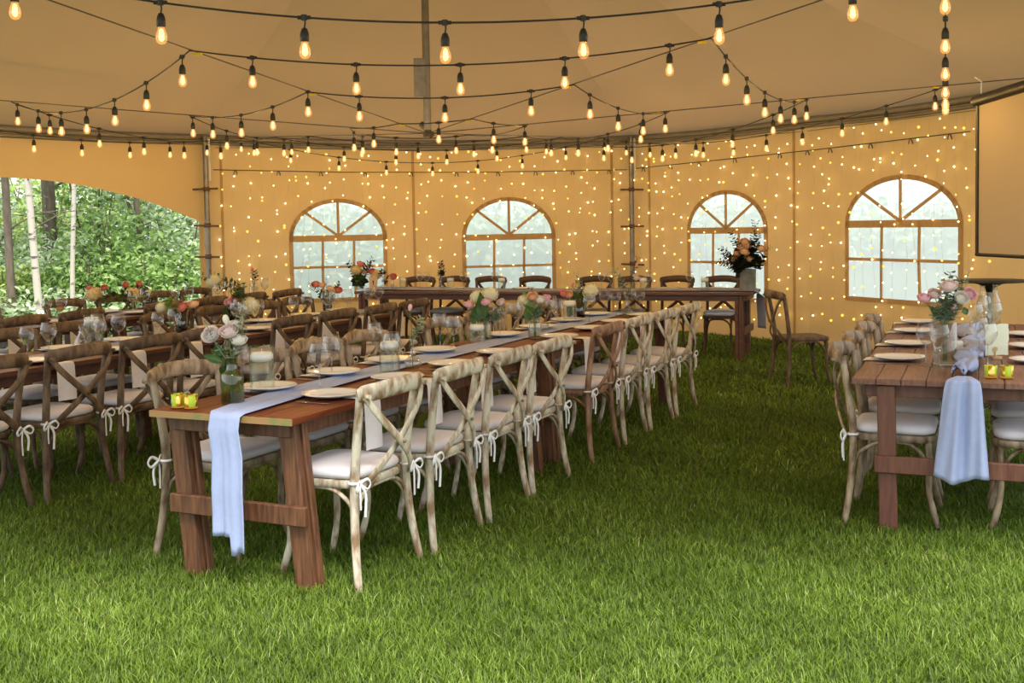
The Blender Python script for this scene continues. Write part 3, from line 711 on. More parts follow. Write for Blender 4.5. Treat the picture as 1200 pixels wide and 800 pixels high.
table('farm_table', 'dark farm table of third row, at left below the birch trunks', W(1.3, -5.64), ROT, 2.74, TW, MAT['t_dark'], MAT['t_dark'], .03, edge=False, group='farm tables of the third row')
table('farm_table', 'dark farm table of third row, farther half near the doorway pole', W(4.12, -5.64), ROT, 2.74, TW, MAT['t_dark'], MAT['t_dark'], .03, edge=False, group='farm tables of the third row')
# right table
RA0, RP0 = ap(at(997.5, 443, .76)); RTW = 1.07; R_ROT = ROT + R(2.3)
R0 = W(RA0, RP0); Ru = Vector((-math.sin(R_ROT), math.cos(R_ROT), 0)); Rn = Vector((math.cos(R_ROT), math.sin(R_ROT), 0))
def RW(a, p, z=0.): return R0 + Ru * a + Rn * p + Vector((0, 0, z))
table('farm_table', 'brown farm table at the right edge with a twisted blue ribbon runner', R0, R_ROT, 3.3, RTW, MAT['t_right'], MAT['t_rleg'], .012, planks=9, edge=False, inset=.045, double=False, legx=(.165, .165))
# head table
H0 = at(415, 341.6, .76); H0.z = 0; H1 = at(881, 343.1, .76); H1.z = 0; Hd = (H1 - H0).normalized(); HL = (H1 - H0).length; H_ROT = math.atan2(Hd.y, Hd.x); Hq = Vector((-Hd.y, Hd.x, 0))
def HW(s, q, z=0.): return H0 + Hd * s + Hq * q + Vector((0, 0, z))
def head_table(s0, s1, label, ins):
    t = table('farm_table', label, HW(s1, 0), H_ROT + PI / 2, s1 - s0, TW, MAT['t_dark'], MAT['t_dark'], .0, edge=False, group='dark tables along the back wall', inset=ins); return t
def s_of(px, q, z):
    lo, hi = -1., HL + 1
    for _ in range(40):
        md = (lo + hi) / 2
        if proj(HW(md, q, z))[0] < px: lo = md
        else: hi = md
    return lo
HM = (s_of(626, 1.0, .87) + s_of(698, 1.0, .87)) / 2
head_table(0, HM - .015, 'dark head table along the back wall, left half below the windows', .06)
head_table(HM + .015, HL, 'dark head table along the back wall, right half carrying the flower pail', .13)
for i, px in enumerate([492, 532, 575, 626, 698, 743, 793, 847]):
    s = s_of(px, 1.0, .87)
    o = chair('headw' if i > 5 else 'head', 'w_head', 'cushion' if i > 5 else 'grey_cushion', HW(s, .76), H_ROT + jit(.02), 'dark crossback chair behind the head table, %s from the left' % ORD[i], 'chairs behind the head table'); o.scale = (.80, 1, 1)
# lone chair, no cushion
p = at(921, 454, 0); q = at(965, 443, 0); c = (p + q) / 2
fx = Vector((.995, .08, 0)); chair('lone', 'w_dark', None, (c.x - .03, c.y, 0), math.atan2(-fx.y, -fx.x) - PI / 2, 'bare brown crossback chair without cushion, standing alone by the right wall', 'lone chair')
# right table chairs
def a_of(px, p, z):
    lo, hi = -1., 6.
    for _ in range(40):
        md = (lo + hi) / 2
        if proj(RW(md, p, z))[0] < px: lo = md
        else: hi = md
    return lo
RS_L = [.36, 1.0, 1.64, 2.27]
for i, a in enumerate(RS_L): chair('mid', 'w_mid', 'cushion', RW(a, .20 + jit(.01)), R_ROT + PI / 2 + jit(.03), 'weathered crossback chair, %s from the front on left side of right-edge table' % ORD[i], 'chairs on the left side of the right-edge table')
for i, a in enumerate([.36, 1.0, 1.64]): chair('mid', 'w_mid', 'cushion', RW(a, RTW - .20), R_ROT - PI / 2 + jit(.03), 'crossback chair cut by right photo edge, %s from the front at right-edge table' % ORD[i], 'chairs on the right side of the right-edge table')

# ------------------------------------------------------------------ cloth runners
def runner(name, label, path, width, mat, wave=.012, thick=.003, group=None, nv=10, seed=0, hem=0.):
    """path: list of (centre, across unit vector, normal, width factor)"""
    rr = random.Random(seed); ph = [rr.uniform(0, 6.28) for _ in range(4)]; n = len(path)
    def fn(u, v):
        i = u * (n - 1); k = min(n - 2, int(i)); f = i - k
        c = path[k][0].lerp(path[k + 1][0], f); ac = path[k][1].lerp(path[k + 1][1], f); nn = path[k][2].lerp(path[k + 1][2], f); w = path[k][3] * (1 - f) + path[k + 1][3] * f
        s = (v - .5) * width * w
        h = wave * (.6 + .4 * math.sin(u * 9 + ph[0])) * (math.sin(v * 9 + ph[1] + u * 5) + .5 * math.sin(v * 17 + ph[2] - u * 7) + 1.5) * .5
        dr = max(0, (u - .80) / .20) if hem else 0
        h += dr * .012 * (abs(math.sin(v * 7.5 + .6)) * 1.4 + .4 * math.sin(v * 20)) if hem else 0
        lo = hem * max(0, (u - .93) / .07) * (1 if v > .72 else (-.3 if v < .55 else 1.3))
        return c + ac * s + nn * (h + .002) - UP * (lo if hem else 0)
    m = MB(); m.grid(fn, (n - 1) * 4, nv); o = m.build(name, mat)
    sd = o.modifiers.new('solid', 'SOLIDIFY'); sd.thickness = thick; sd.offset = 1
    return tag(o, label, 'table runner', group)
UP = Vector((0, 0, 1))
pth = []; RC = [(0, -.34), (.3, -.39), (.7, -.44), (1.4, -.48), (2.2, -.50), (3.2, -.50), (5.6, -.50)]
def rc(a):
    for (a0, c0), (a1, c1) in zip(RC[:-1], RC[1:]):
        if a <= a1: return c0 + (c1 - c0) * (a - a0) / (a1 - a0)
    return RC[-1][1]
for i in range(21):
    a = 5.58 * (1 - i / 20); pth.append((W(a, rc(a), .762), Nn, UP, 1.05 + .12 * math.sin(a * 3 + 1) - .30 * max(0, 1 - a / .5)))
pc = -.318
for a, z in ((-.014, .757), (-.026, .70), (-.028, .58), (-.034, .44), (-.03, .32), (-.03, .22)): pth.append((W(a, pc - .02 * (z > .6), z), Nn, -U, .74 + .12 * (.76 - z)))
runner('table_runner', 'dusty blue chiffon runner draped over the front end of the long table', pth, .215, MAT['runner'], .0065, seed=3, nv=24, hem=.05)
for rp, a0, a1, lb, sd in ((-2.98, .1, 5.55, 'slate blue runner along the second table row', 5), (-5.26, 1.35, 6.8, 'slate blue runner along the third table row by the doorway', 6)):
    runner('table_runner', lb, [(W(a0 + (a1 - a0) * i / 12, rp + jit(.02), .762), Nn, UP, 1 + jit(.1)) for i in range(13)], .28, MAT['runner_grey'], .01, seed=sd)
pth = [(HW(.05 + (HL - .05) * i / 14, .40 - (.05 if i == 14 else 0), .762), -Hq, UP, 1 + jit(.06)) for i in range(15)]
for s, z in ((HL + .010, .757), (HL + .05, .69), (HL + .060, .5), (HL + .065, .34)): tw = -Hq if z > .75 else (Hd * .72 - Hq * .69); pth.append((HW(s, .34, z), tw, Hd if z > .75 else (Hd * .69 + Hq * -.72), .55 if z > .75 else .34))
runner('table_runner', 'slate grey runner on head table hanging down at its right end', pth, .42, MAT['runner_grey'], .02, seed=8)
# twisted ribbon on the right table
def ribbon():
    m = MB(); pts = []
    cx = [(2.6, .56), (2.1, .50), (1.75, .60), (1.45, .52), (1.2, .60), (1.0, .53), (.78, .58), (.6, .52), (.42, .56), (.25, .53), (.08, .50)]
    for a, p in cx: pts.append(Vector((p, a, .80 + random.uniform(-.004, .018))))
    P = bez(pts, 5); n = len(P)
    def fn(u, v):
        i = u * (n - 1); k = min(n - 2, int(i)); c = P[k].lerp(P[k + 1], i - k); t = (P[k + 1] - P[k]).normalized(); x = t.cross(UP).normalized()
        w = .075 * (1 - .35 * u) * (1 + .2 * math.sin(u * 30)); an = (v - .5) * 5.2 + .8 * math.sin(u * 22)
        return c + x * (math.sin(an) * w * .8) + UP * (abs(math.cos(an * .9)) * .035 + .012 * math.sin(v * 19 + u * 60) - .025 + .01)
    m.grid(fn, 90, 18)
    prof = [(.06, .785), (-.015, .772), (-.03, .72), (-.036, .62), (-.04, .5), (-.043, .40), (-.045, .285)]
    def hang(u, v):
        i = u * (len(prof) - 1); k = min(len(prof) - 2, int(i)); f = i - k; y = prof[k][0] * (1 - f) + prof[k + 1][0] * f; z = prof[k][1] * (1 - f) + prof[k + 1][1] * f
        w = .030 + .036 * min(1, u * 5) + .062 * u
        s = (v - .5) * 2 * w; fold = .018 * math.sin(v * 12 + 1) + .010 * math.sin(v * 23 + u * 3)
        return Vector((.530 - .010 * u + s, y - .020 + (fold - .004) * min(1, .3 + u), z + .018 * math.sin(v * 7 + 2) * u))
    m.grid(hang, 28, 26)
    o = m.build('ribbon_runner', MAT['runner'], None, R0, R_ROT); sd = o.modifiers.new('solid', 'SOLIDIFY'); sd.thickness = .002
    tag(o, 'twisted pale blue ribbon runner hanging off front of right-edge table', 'table runner')
ribbon()

# ------------------------------------------------------------------ tableware
m = MB(); m.lathe([(0, .004), (.07, .004), (.085, .006), (.125, .018), (.140, .022), (.142, .019), (.12, .010), (.085, .0), (0, .0)], 32); PLATE = m.mesh('dinner_plate', MAT['china'])
def napkin_mesh(drop):
    m = MB(); w = .068
    prof = [(.16, .004), (.05, .005), (.008, .006), (-.010, .003), (-.018, -.02), (-.022, -.10), (-.026, -drop)]
    P = [Vector((x, 0, z)) for x, z in prof]
    def fn(u, v):
        i = u * (len(P) - 1); k = min(len(P) - 2, int(i)); c = P[k].lerp(P[k + 1], i - k); return c + Vector((-.006 * math.sin(v * 6) * u, (v - .5) * 2 * w * (1 + .08 * u), 0))
    m.grid(fn, 18, 6); return m.mesh('napkin', MAT['napkin'])
NAP = [napkin_mesh(.238), napkin_mesh(.225), napkin_mesh(.232)]
def glass_meshes(sc=1., rb=.052, h=.235):
    b = MB(); hb = h * .52; z0 = h - hb
    b.lathe([(.004, z0), (.022, z0 + .006), (rb * .82, z0 + hb * .28), (rb, z0 + hb * .5), (rb * .96, z0 + hb * .68), (rb * .78, h - .004), (rb * .76, h), (rb * .74, h - .003)], 22)
    s = MB(); s.lathe([(.0, .0), (.038, .0), (.038, .002), (.012, .007), (.005, .016), (.004, z0 * .5), (.0045, z0 - .006), (.012, z0 + .003), (.0, z0 + .006)], 16)
    return b.mesh('bowl', MAT['glass']), s.mesh('stem', MAT['glass_solid'])
GB, GS = glass_meshes(); GB2, GS2 = glass_meshes(rb=.046, h=.215)
def wine_glass(loc, label, group, small=False, name='wine_glass'):
    t = thing(name, label, 'wine glass', loc, random.uniform(0, 6), group)
    link('bowl', GB2 if small else GB, t); link('stem', GS2 if small else GS, t); return t
fm = MB(); fm.box((0, -.03, .0035), (.010, .12, .003), ch=.001); fm.box((0, .045, .0035), (.024, .03, .003), ch=.001)
for i in range(4): fm.box((-.009 + .006 * i, .08, .0035), (.003, .045, .003))
FORK = fm.mesh('fork', MAT['steel'])
fm = MB(); fm.box((0, -.055, .0035), (.012, .10, .004), ch=.001); fm.box((.001, .06, .0035), (.016, .13, .0025), ch=.001); KNIFE = fm.mesh('knife', MAT['steel'])
TZ = .761
def put(name, me, loc, rz, label, cat, group): return tag(link(name, me, None, loc, rz), label, cat, group)
def setting(Wf, a, pe, side, rot, desc, tbl, cut=True, glasses=True, nap=0, extra=0., lift=.002):
    """one place setting; pe = table edge, side=+1 when the guest sits at larger p"""
    c = Wf(a, pe - side * .180, TZ + lift)
    rz = rot + (PI if side > 0 else 0); na = a + (.05 if side > 0 else 0)
    put('napkin', NAP[nap % 3], Wf(na + jit(.015), pe, TZ), rz, 'white linen napkin hanging over table edge at ' + desc, 'napkin', 'napkins of ' + tbl)
    put('dinner_plate', PLATE, c + Vector((0, 0, .004)), 0, 'white dinner plate at ' + desc, 'plate', 'plates of ' + tbl)
    if cut:
        put('fork', FORK, Wf(a - side * .185, pe - side * .16, TZ), rot + (PI / 2) * side + jit(.1), 'steel fork beside the plate at ' + desc, 'fork', 'forks of ' + tbl)
        put('knife', KNIFE, Wf(a + side * .18, pe - side * .16, TZ), rot + (PI / 2) * side + jit(.1), 'steel knife beside the plate at ' + desc, 'knife', 'knives of ' + tbl)
    if glasses:
        wine_glass(Wf(a + .215 + extra + jit(.01), pe - side * (.295 + jit(.01)), TZ), 'tall wine glass, farther of pair at ' + desc, 'wine glasses of ' + tbl)
        wine_glass(Wf(a + .09 + extra + jit(.01), pe - side * (.345 + jit(.01)), TZ), 'smaller wine glass, nearer of pair at ' + desc, 'wine glasses of ' + tbl, True)
for i, a in enumerate(MAIN_R):
    setting(W, a + .13, 0, 1, ROT, '%s aisle-side place of blue-runner table' % ORD[i], 'the blue-runner table', i < 4, False, i)
for i, a in enumerate(MAIN_L):
    setting(W, a + .09, -TW, -1, ROT, '%s far-side place of blue-runner table' % ORD[i], 'the blue-runner table', i < 2, False, i, 0., .010)
# wine glasses of the long table where they stand
MG = [(375, 456, 0), (389, 444, 0), (283, 452, 1), (460, 440, 0), (516, 408, 0), (532, 413, 0), (586, 397, 0), (604, 390, 0), (612, 385, 1), (646, 381, 0), (653, 387, 0), (691, 378, 0), (709, 371, 0), (722, 371, 1), (738, 369, 0), (750, 369, 1), (440, 418, 1)]
for i, (x, y, sm) in enumerate(MG):
    where = ['beside the second plate behind the runner', 'behind the nearest glass, second along the runner', 'just behind the tall floating candle at front', 'in front of the second floating candle', 'left of a close pair past the bud vase',
             'right of a close pair past the bud vase', 'left of the mason jar bouquet, rearmost', 'just left of the mason jar bouquet', 'left of mason jar bouquet, short one', 'right of the mason jar bouquet, rear', 'right of the mason jar bouquet, front',
             'in front of the white hydrangea bouquet', 'at far end, leftmost of the last four', 'at far end, second of the last four', 'at far end, third of the last four', 'at far end, rightmost of the last four', 'between second candle and fourth chair rail'][i]
    wine_glass(at(x, y, TZ), 'clear wine glass on blue-runner table, ' + where, 'wine glasses of the blue-runner table', bool(sm))
for i, a in enumerate(T2_S):
    setting(W, a + .08, -2.58, 1, ROT, '%s near-side place of second table row' % ORD[i], 'the second table row', False, True, i)
    if i: setting(W, a + .08, -3.36, -1, ROT, '%s far-side place of second table row' % ORD[i], 'the second table row', False, i % 2 == 0, i)
for i, a in enumerate(T3_S):
    if i: setting(W, a + .08, -4.86, 1, ROT, '%s near-side place of third table row' % ORD[i - 1], 'the third table row', False, True, i)
    if i > 1: setting(W, a + .08, -5.64, -1, ROT, '%s doorway-side place of third table row' % ORD[i - 2], 'the third table row', False, False, i)
# right table: plates by their places
for i, (x, y) in enumerate([(1050, 422), (1056, 405), (1062, 390), (1067, 379)]):
    v = at(x, y, TZ); d = v - R0; setting(RW, d.dot(Ru), 0, -1, R_ROT, '%s left-side place of right-edge table' % ORD[i], 'the right-edge table', True, False, i)
for i, (x, y) in enumerate([(1199, 425), (1200, 408), (1200, 394)]):
    v = at(x, y, TZ); d = v - R0; setting(RW, d.dot(Ru), RTW, 1, R_ROT, '%s right-side place of right-edge table' % ORD[i], 'the right-edge table', True, False, i)
for i, (x, y, w_) in enumerate([(1085, 428, 'left front of the rose vase'), (1101, 431, 'directly in front of the rose vase'), (1147, 420, 'left of the cream menu card'), (1157, 429, 'just behind the golden votives'), (1143, 398, 'rear left behind the blue ribbon'), (1165, 396, 'rear, hidden behind menu card'), (1153, 385, 'farthest behind the ribbon')]):
    wine_glass(at(x, y, TZ), 'clear wine glass on right-edge table, ' + w_, 'wine glasses of the right-edge table')
# head table glasses, candles
for i, px in enumerate([492, 500, 543, 580, 705, 716, 760, 808]):
    s = s_of(px, .48, .9)
    wine_glass(HW(s, .48, TZ), 'thin stemmed glass on the head table, %s from the left' % ORD[i], 'glasses on the head table', True)
for i, px in enumerate([532, 613, 690, 782, 835]):
    put('dinner_plate', PLATE, HW(s_of(px, .58, .76), .58, TZ), 0, 'white plate on the head table, %s from the left' % ORD[i], 'plate', 'plates on the head table')

def cyl_vase(name, label, loc, r, h, wh, candle=None, group=None, clabel=None):
    t = thing(name, label, 'vase', loc, 0, group)
    m = MB(); m.lathe([(0, .001), (r * .96, .001), (r, .006), (r, h)], 24); m.build('glass_body', MAT['glass'], t)
    m = MB(); m.lathe([(r - .003, .011), (r - .003, wh), (0, wh)], 20); m.build('water', MAT['water'], t)
    if candle:
        c = thing('floating_candle', clabel, 'candle', Vector(loc) + Vector((0, 0, wh - .016)), 0, 'white floating candles')
        m = MB(); m.lathe([(0, 0), (r * .7, .0), (r * .92, .012), (r * .92, .03), (r * .78, .044), (0, .040)], 20); m.build('wax', MAT['wax'], c)
        m = MB(); m.tube([(0, 0, .038), (.001, 0, .062)], .0014, 5); m.build('wick', MAT['wick'], c)
CV = [(308, 461, .060, .235, .175, 'tall glass cylinder with floating candle near the front rose bottle', 'white floating candle in tall cylinder nearest the front'),
      (457, 438, .056, .20, .150, 'glass cylinder with floating candle behind the third chair back', 'white floating candle behind the large wine glass'),
      (559, 402, .055, .15, .10, 'low glass cylinder with floating candle left of the pink bouquet', 'white floating candle left of the pink hydrangea bouquet'),
      (668, 377, .055, .19, .145, 'glass cylinder with floating candle left of the white hydrangea bouquet', 'floating candle left of the white hydrangea bouquet'),
      (108, 400, .058, .20, .15, 'candle cylinder on the second row next to glass carafe, at left', 'floating candle on the second row next to the carafe')]
for x, y, r, h, wh, l1, l2 in CV: cyl_vase('candle_vase', l1, at(x, y, TZ), r, h, wh, True, 'glass cylinders with floating candles', l2)
for i, (px, nm) in enumerate([(472, 'left end'), (528, 'below first window gap'), (588, 'below second window'), (754, 'right of corner pole'), (826, 'left of the flower pail')]):
    cyl_vase('candle_vase', 'small candle cylinder on the head table, ' + nm, HW(s_of(px, .30, .8), .30, TZ), .045, .17, .12, True, 'glass cylinders with floating candles', 'small floating candle on head table, ' + nm)
def votive(loc, label):
    t = thing('votive_cup', label, 'candle holder', loc, random.uniform(0, 6), 'gold votive cups')
    m = MB(); m.lathe([(0, .001), (.026, .001), (.029, .01), (.031, .065), (.029, .065), (.027, .008), (0, .006)], 18)
    me = m.mesh('cup', [MAT['lime'], MAT['gold']])
    for i, p in enumerate(me.polygons): p.material_index = 1 if (p.center.z < .014 or (math.sin(math.atan2(p.center.y, p.center.x) * 3 + p.center.z * 60) > .1)) else 0
    link('cup', me, t)
    m = MB(); m.lathe([(0, .01), (.024, .01), (.024, .045), (0, .047)], 14); m.build('wax', MAT['lime'], t)
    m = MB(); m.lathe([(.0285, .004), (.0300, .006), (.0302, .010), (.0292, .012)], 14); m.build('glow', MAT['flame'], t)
votive(at(209, 478, TZ), 'lime and gold votive cup, left of pair on the front table corner'); votive(at(224, 479, TZ), 'lime and gold votive cup, right of pair beside the rose bottle')
votive(at(1161, 443, TZ), 'lime and gold votive cup, left of pair on right-edge table'); votive(at(1180, 443.5, TZ), 'lime and gold votive cup, right of pair on right-edge table')
def bottle(name, label, loc, prof, mat, water=None, cat='vase', group=None):
    t = thing(name, label, cat, loc, 0, group); m = MB(); m.lathe(prof, 24); m.build('glass_body', mat, t)
    if water: m = MB(); m.lathe(water, 18); m.build('water', MAT['water'], t)
    return t

# ------------------------------------------------------------------ flowers
def rose_mesh(seed):
    r_ = random.Random(seed); m = MB()
    for ring, (n, rad, top, curl) in enumerate(((3, .20, .62, -.06), (3, .38, .66, -.02), (4, .58, .60, .03), (5, .78, .48, .10), (6, .97, .30, .22))):
        for i in range(n):
            a0 = 2 * PI * (i + .5 * (ring % 2)) / n + r_.uniform(-.25, .25); wd = 2 * PI / n * .66; tp = top + r_.uniform(-.06, .06)
            def fn(u, v, a0=a0, wd=wd, rad=rad, tp=tp, curl=curl):
                e = abs(v - .5) * 2; a = a0 + (v - .5) * 2 * wd
                z = -.62 + u * (tp + .62) - .16 * e * e * u; q = rad * math.sqrt(max(.02, 1 - ((z - .02) / .80) ** 2 * .72)) * min(1, .30 + u * 1.9) + curl * u ** 3 * (1 - .4 * e) + .03 * (v - .5)
                return Vector((q * math.cos(a), q * math.sin(a), z - curl * .35 * u ** 5))
            m.grid(fn, 6, 5)
    return m
ROSES = {}
def bloom(kind, mat, loc, s, parent, tilt=.4):
    key = (kind, mat, random.randrange(2))
    if key not in ROSES:
        if kind == 'rose': m = rose_mesh(hash(key) % 97)
        elif kind == 'bud':
            m = MB()
            for i in range(4):
                a0 = i * PI / 2
                m.grid(lambda u, v, a0=a0: Vector((.52 * math.sin(u * PI * .8 + .12) * math.cos(a0 + (v - .5) * 2.2), .52 * math.sin(u * PI * .8 + .12) * math.sin(a0 + (v - .5) * 2.2), -.7 + 1.7 * u - .3 * abs(v - .5) * u)), 5, 4)
        else:
            m = MB(); n = 90
            for i in range(n):
                z = 1 - 1.85 * (i + .5) / n; ph = i * 2.39996; q = math.sqrt(max(0, 1 - z * z)); c = Vector((q * math.cos(ph), q * math.sin(ph), z * .85)); nn = c.normalized(); x = nn.cross(Vector((.3, .2, 1))).normalized(); y = nn.cross(x); w = .17
                for k in range(4):
                    b = k * PI / 2 + i; e = x * math.cos(b) + y * math.sin(b); f = x * -math.sin(b) + y * math.cos(b); c2 = c * random.Random(i * 7 + k).uniform(.94, 1.05)
                    m.add([c2, c2 + e * w * .6 + f * w * .45 + nn * .04, c2 + e * w * 1.15 + nn * .01, c2 + e * w * .6 - f * w * .45 + nn * .04], [(0, 1, 2, 3)], 0, True)
            m.lathe([(0, .8), (.45, .66), (.75, .35), (.85, 0), (.7, -.4), (.3, -.7), (0, -.75)], 10)
        ROSES[key] = m.mesh({'rose': 'rose', 'bud': 'rosebud', 'hyd': 'hydrangea'}[kind], MAT[mat])
    o = link(ROSES[key].name.split('.')[0], ROSES[key], parent, loc); o.scale = (s, s, s); o.rotation_euler = (.65 + jit(tilt), jit(tilt), jit(.5)) if kind == 'rose' else (jit(tilt), jit(tilt), random.uniform(0, 6)); return o
def sprig(parent, p0, p1, mat, n=8, size=.03, rnd=True, pts=None):
    """a stem with paired oval leaves"""
    p0 = Vector(p0); p1 = Vector(p1); mid = p0.lerp(p1, .5) + Vector((jit(.02), jit(.02), .01)); P = bez([p0, mid, p1], 6); m = MB(); m.tube(P, .0018, 4)
    for i in range(n):
        f = .35 + .65 * i / (n - 1); k = min(len(P) - 2, int(f * (len(P) - 1))); c = P[k].lerp(P[k + 1], f * (len(P) - 1) - k); s = 1.35 * size * (1.15 - .5 * f) * random.uniform(.8, 1.2)
        t = (P[k + 1] - P[k]).normalized()
        for sd in (0, PI):
            a = i * 1.9 + sd + jit(.3); x = t.cross(Vector((.2, .9, .3))).normalized(); y = t.cross(x); d = (x * math.cos(a) + y * math.sin(a) + t * .35).normalized(); nn = d.cross(t).normalized(); q = nn.cross(d)
            l = [c + d * s * .1, c + d * s * .45 + nn * s * .40, c + d * s * .9 + nn * s * .30, c + d * s * 1.15, c + d * s * .9 - nn * s * .30, c + d * s * .45 - nn * s * .40]
            l = [v + q * (s * .12 if j in (0, 3) else 0) for j, v in enumerate(l)]; m.add(l, [(0, 1, 2, 3), (0, 3, 4, 5)], 0, True)
    m.build('leaf_sprig', MAT[mat], parent)
def bigleaf(parent, p0, p1, w, mat):
    p0 = Vector(p0); p1 = Vector(p1); d = p1 - p0; x = d.cross(Vector((.25, -1, .3))).normalized(); nn = x.cross(d).normalized(); m = MB()
    m.grid(lambda u, v: p0 + d * u + x * (w * math.sin(u ** .8 * PI) * (v - .5) * 2) + nn * (.012 * abs(v - .5) * 2 - .02 * u * u), 8, 4); m.build('leaf', MAT[mat], parent)
def bouquet(label, vase, mouth, Y, blooms, sprigs=(), lf=(), name='flower_bouquet'):
    """vase: foot of the vase in the world; mouth: height of its rim; blooms given by where they stand at distance Y"""
    vase = Vector(vase); t = thing(name, label, 'flowers', vase, 0, 'table bouquets'); neck = Vector((0, 0, mouth))
    for b in blooms:
        kind, mat, x, y, s = b[:5]; dy = b[5] if len(b) > 5 else jit(.03)
        w = atY(x, y, Y + dy) - vase; bloom(kind, mat, w, s, t)
        m = MB(); m.tube(bez([Vector((w.x * .08, w.y * .08, .02)), neck + Vector((w.x * .15, w.y * .15, 0)), w - Vector((0, 0, s * .4))], 4), .0022, 5); m.build('stem', MAT['stem'], t)
    for x, y, mat, n, sz in sprigs:
        w = atY(x, y, Y + jit(.03)) - vase; sprig(t, neck * .8, w, mat, n, sz)
    for x0, y0, x1, y1, w_, mat in lf:
        bigleaf(t, atY(x0, y0, Y) - vase, atY(x1, y1, Y + jit(.03)) - vase, w_, mat)
    return t
# front rose bottle
v = at(273, 474, TZ); BOT = [(0, .001), (.048, .002), (.053, .012), (.053, .125), (.048, .145), (.030, .160), (.026, .17), (.026, .215), (.029, .225), (.026, .225), (.023, .17), (.045, .14), (.050, .02), (0, .008)]
bottle('glass_bottle', 'olive green glass bottle of pale roses on the front table corner', v, BOT, MAT['green_glass'], [(0, .01), (.047, .012), (.047, .11), (0, .11)])
bouquet('pale pink and white roses in the olive bottle at the front table', v, .215, v.y, [('rose', 'pale', 247, 392, .040), ('rose', 'blush', 268, 388, .042, -.03), ('rose', 'white_p', 280, 398, .036, -.04), ('bud', 'white_p', 265, 376, .030), ('rose', 'white_p', 276, 380, .030, .03)],
        [(284, 366, 'euc', 11, .028), (287, 385, 'euc', 10, .026), (240, 377, 'euc', 7, .014), (262, 405, 'euc', 6, .03)],
        [(262, 425, 236, 415, .020, 'leaf'), (258, 418, 252, 403, .020, 'leaf'), (266, 428, 258, 440, .022, 'leaf'), (270, 418, 264, 436, .020, 'leaf'), (266, 410, 256, 420, .016, 'leaf')])
# bud vase with single pink bloom
v = at(484, 432, TZ); BUD = [(0, .001), (.03, .001), (.048, .02), (.05, .035), (.04, .055), (.02, .075), (.013, .095), (.012, .15), (.017, .19), (.015, .19), (.010, .15), (.011, .095), (.017, .075), (0, .01)]
bottle('bud_vase', 'clear round bud vase with a single pink bloom before fourth chair', v, BUD, MAT['glass'], [(0, .006), (.03, .006), (.046, .025), (.044, .045), (0, .045)])
bouquet('single pink bud and eucalyptus sprig in the clear bud vase', v, .18, v.y, [('bud', 'pink', 480.5, 361, .024)], [(493, 372, 'euc', 9, .022), (488, 385, 'euc', 7, .02)], [])
# pink rose + hydrangea bouquet
JAR = [(0, .001), (.042, .001), (.046, .01), (.046, .11), (.036, .125), (.036, .145), (.033, .145), (.033, .124), (.042, .108), (.042, .012), (0, .01)]
v = at(569, 398, TZ)
bottle('glass_jar', 'clear glass jar holding the leafy bouquet with two pink roses', v, JAR, MAT['glass'], [(0, .012), (.04, .012), (.04, .09), (0, .09)], 'jar')
bouquet('leafy bouquet of two pink roses and cream hydrangea left of mason jar', v, .145, v.y, [('rose', 'pink', 549.5, 357, .036), ('rose', 'pink', 569.5, 353.5, .036, -.06), ('hyd', 'hyd_w', 574, 345, .060, .03), ('hyd', 'hyd_w', 560, 348, .055, .05), ('rose', 'blush', 587, 354, .030)],
        [(590, 362, 'euc', 10, .03), (583, 370, 'euc', 9, .03), (578, 368, 'euc', 9, .03), (560, 372, 'euc', 9, .03), (572, 360, 'euc', 9, .028)], [(566, 375, 563, 342, .045, 'leaf'), (560, 380, 552, 367, .04, 'leaf'), (566, 380, 571, 362, .04, 'leaf'), (556, 372, 562, 356, .04, 'leaf')])
v = at(627, 397, TZ)
bottle('mason_jar', 'clear mason jar of roses standing on the blue runner mid table', v, [(0, .001), (.046, .001), (.05, .012), (.05, .115), (.038, .13), (.038, .155), (.035, .155), (.035, .13), (.046, .112), (.046, .012), (0, .01)], MAT['glass'], [(0, .012), (.044, .012), (.044, .10), (0, .10)], 'jar')
bouquet('peach, ivory and pink roses with green leaves in the mason jar', v, .155, v.y, [('rose', 'peach', 624, 347, .036, -.03), ('rose', 'white_p', 632.5, 350.5, .036, -.03), ('rose', 'pink', 640, 349, .032), ('hyd', 'hyd_w', 614, 352, .045, .03)],
        [(622, 338, 'euc', 8, .028), (634, 362, 'euc', 8, .028)], [(621, 365, 613, 340, .035, 'leaf_lime'), (626, 368, 615, 352, .035, 'leaf_lime'), (620, 375, 618, 358, .04, 'leaf'), (628, 372, 632, 358, .03, 'leaf'), (630, 366, 618, 366, .03, 'leaf')])
v = at(679, 372, TZ)
bottle('glass_vase', 'dark green vase with white hydrangea near table far end', v, [(0, .001), (.045, .001), (.05, .01), (.05, .17), (.046, .17), (.046, .012), (0, .01)], MAT['dark_glass'], None)
bouquet('white hydrangea and coral roses with eucalyptus at far end of long table', v, .17, v.y, [('hyd', 'hyd_w', 692, 341, .068, -.06), ('rose', 'coral', 661, 344, .036, -.05), ('rose', 'peach', 666.5, 345, .036, -.05), ('bud', 'coral', 671, 334, .024)],
        [(675, 320, 'euc', 9, .03), (679, 326, 'euc', 8, .03), (684, 348, 'leaf', 8, .04)], [(679, 365, 686, 334, .05, 'leaf'), (676, 368, 672, 340, .05, 'leaf'), (680, 370, 682, 345, .05, 'leaf'), (674, 370, 668, 350, .04, 'leaf')])
v = at(735, 370, TZ)
bottle('bud_vase', 'round bud vase at the far end of the blue-runner table', v, BUD, MAT['glass'], [(0, .006), (.03, .006), (.046, .025), (.044, .045), (0, .045)])
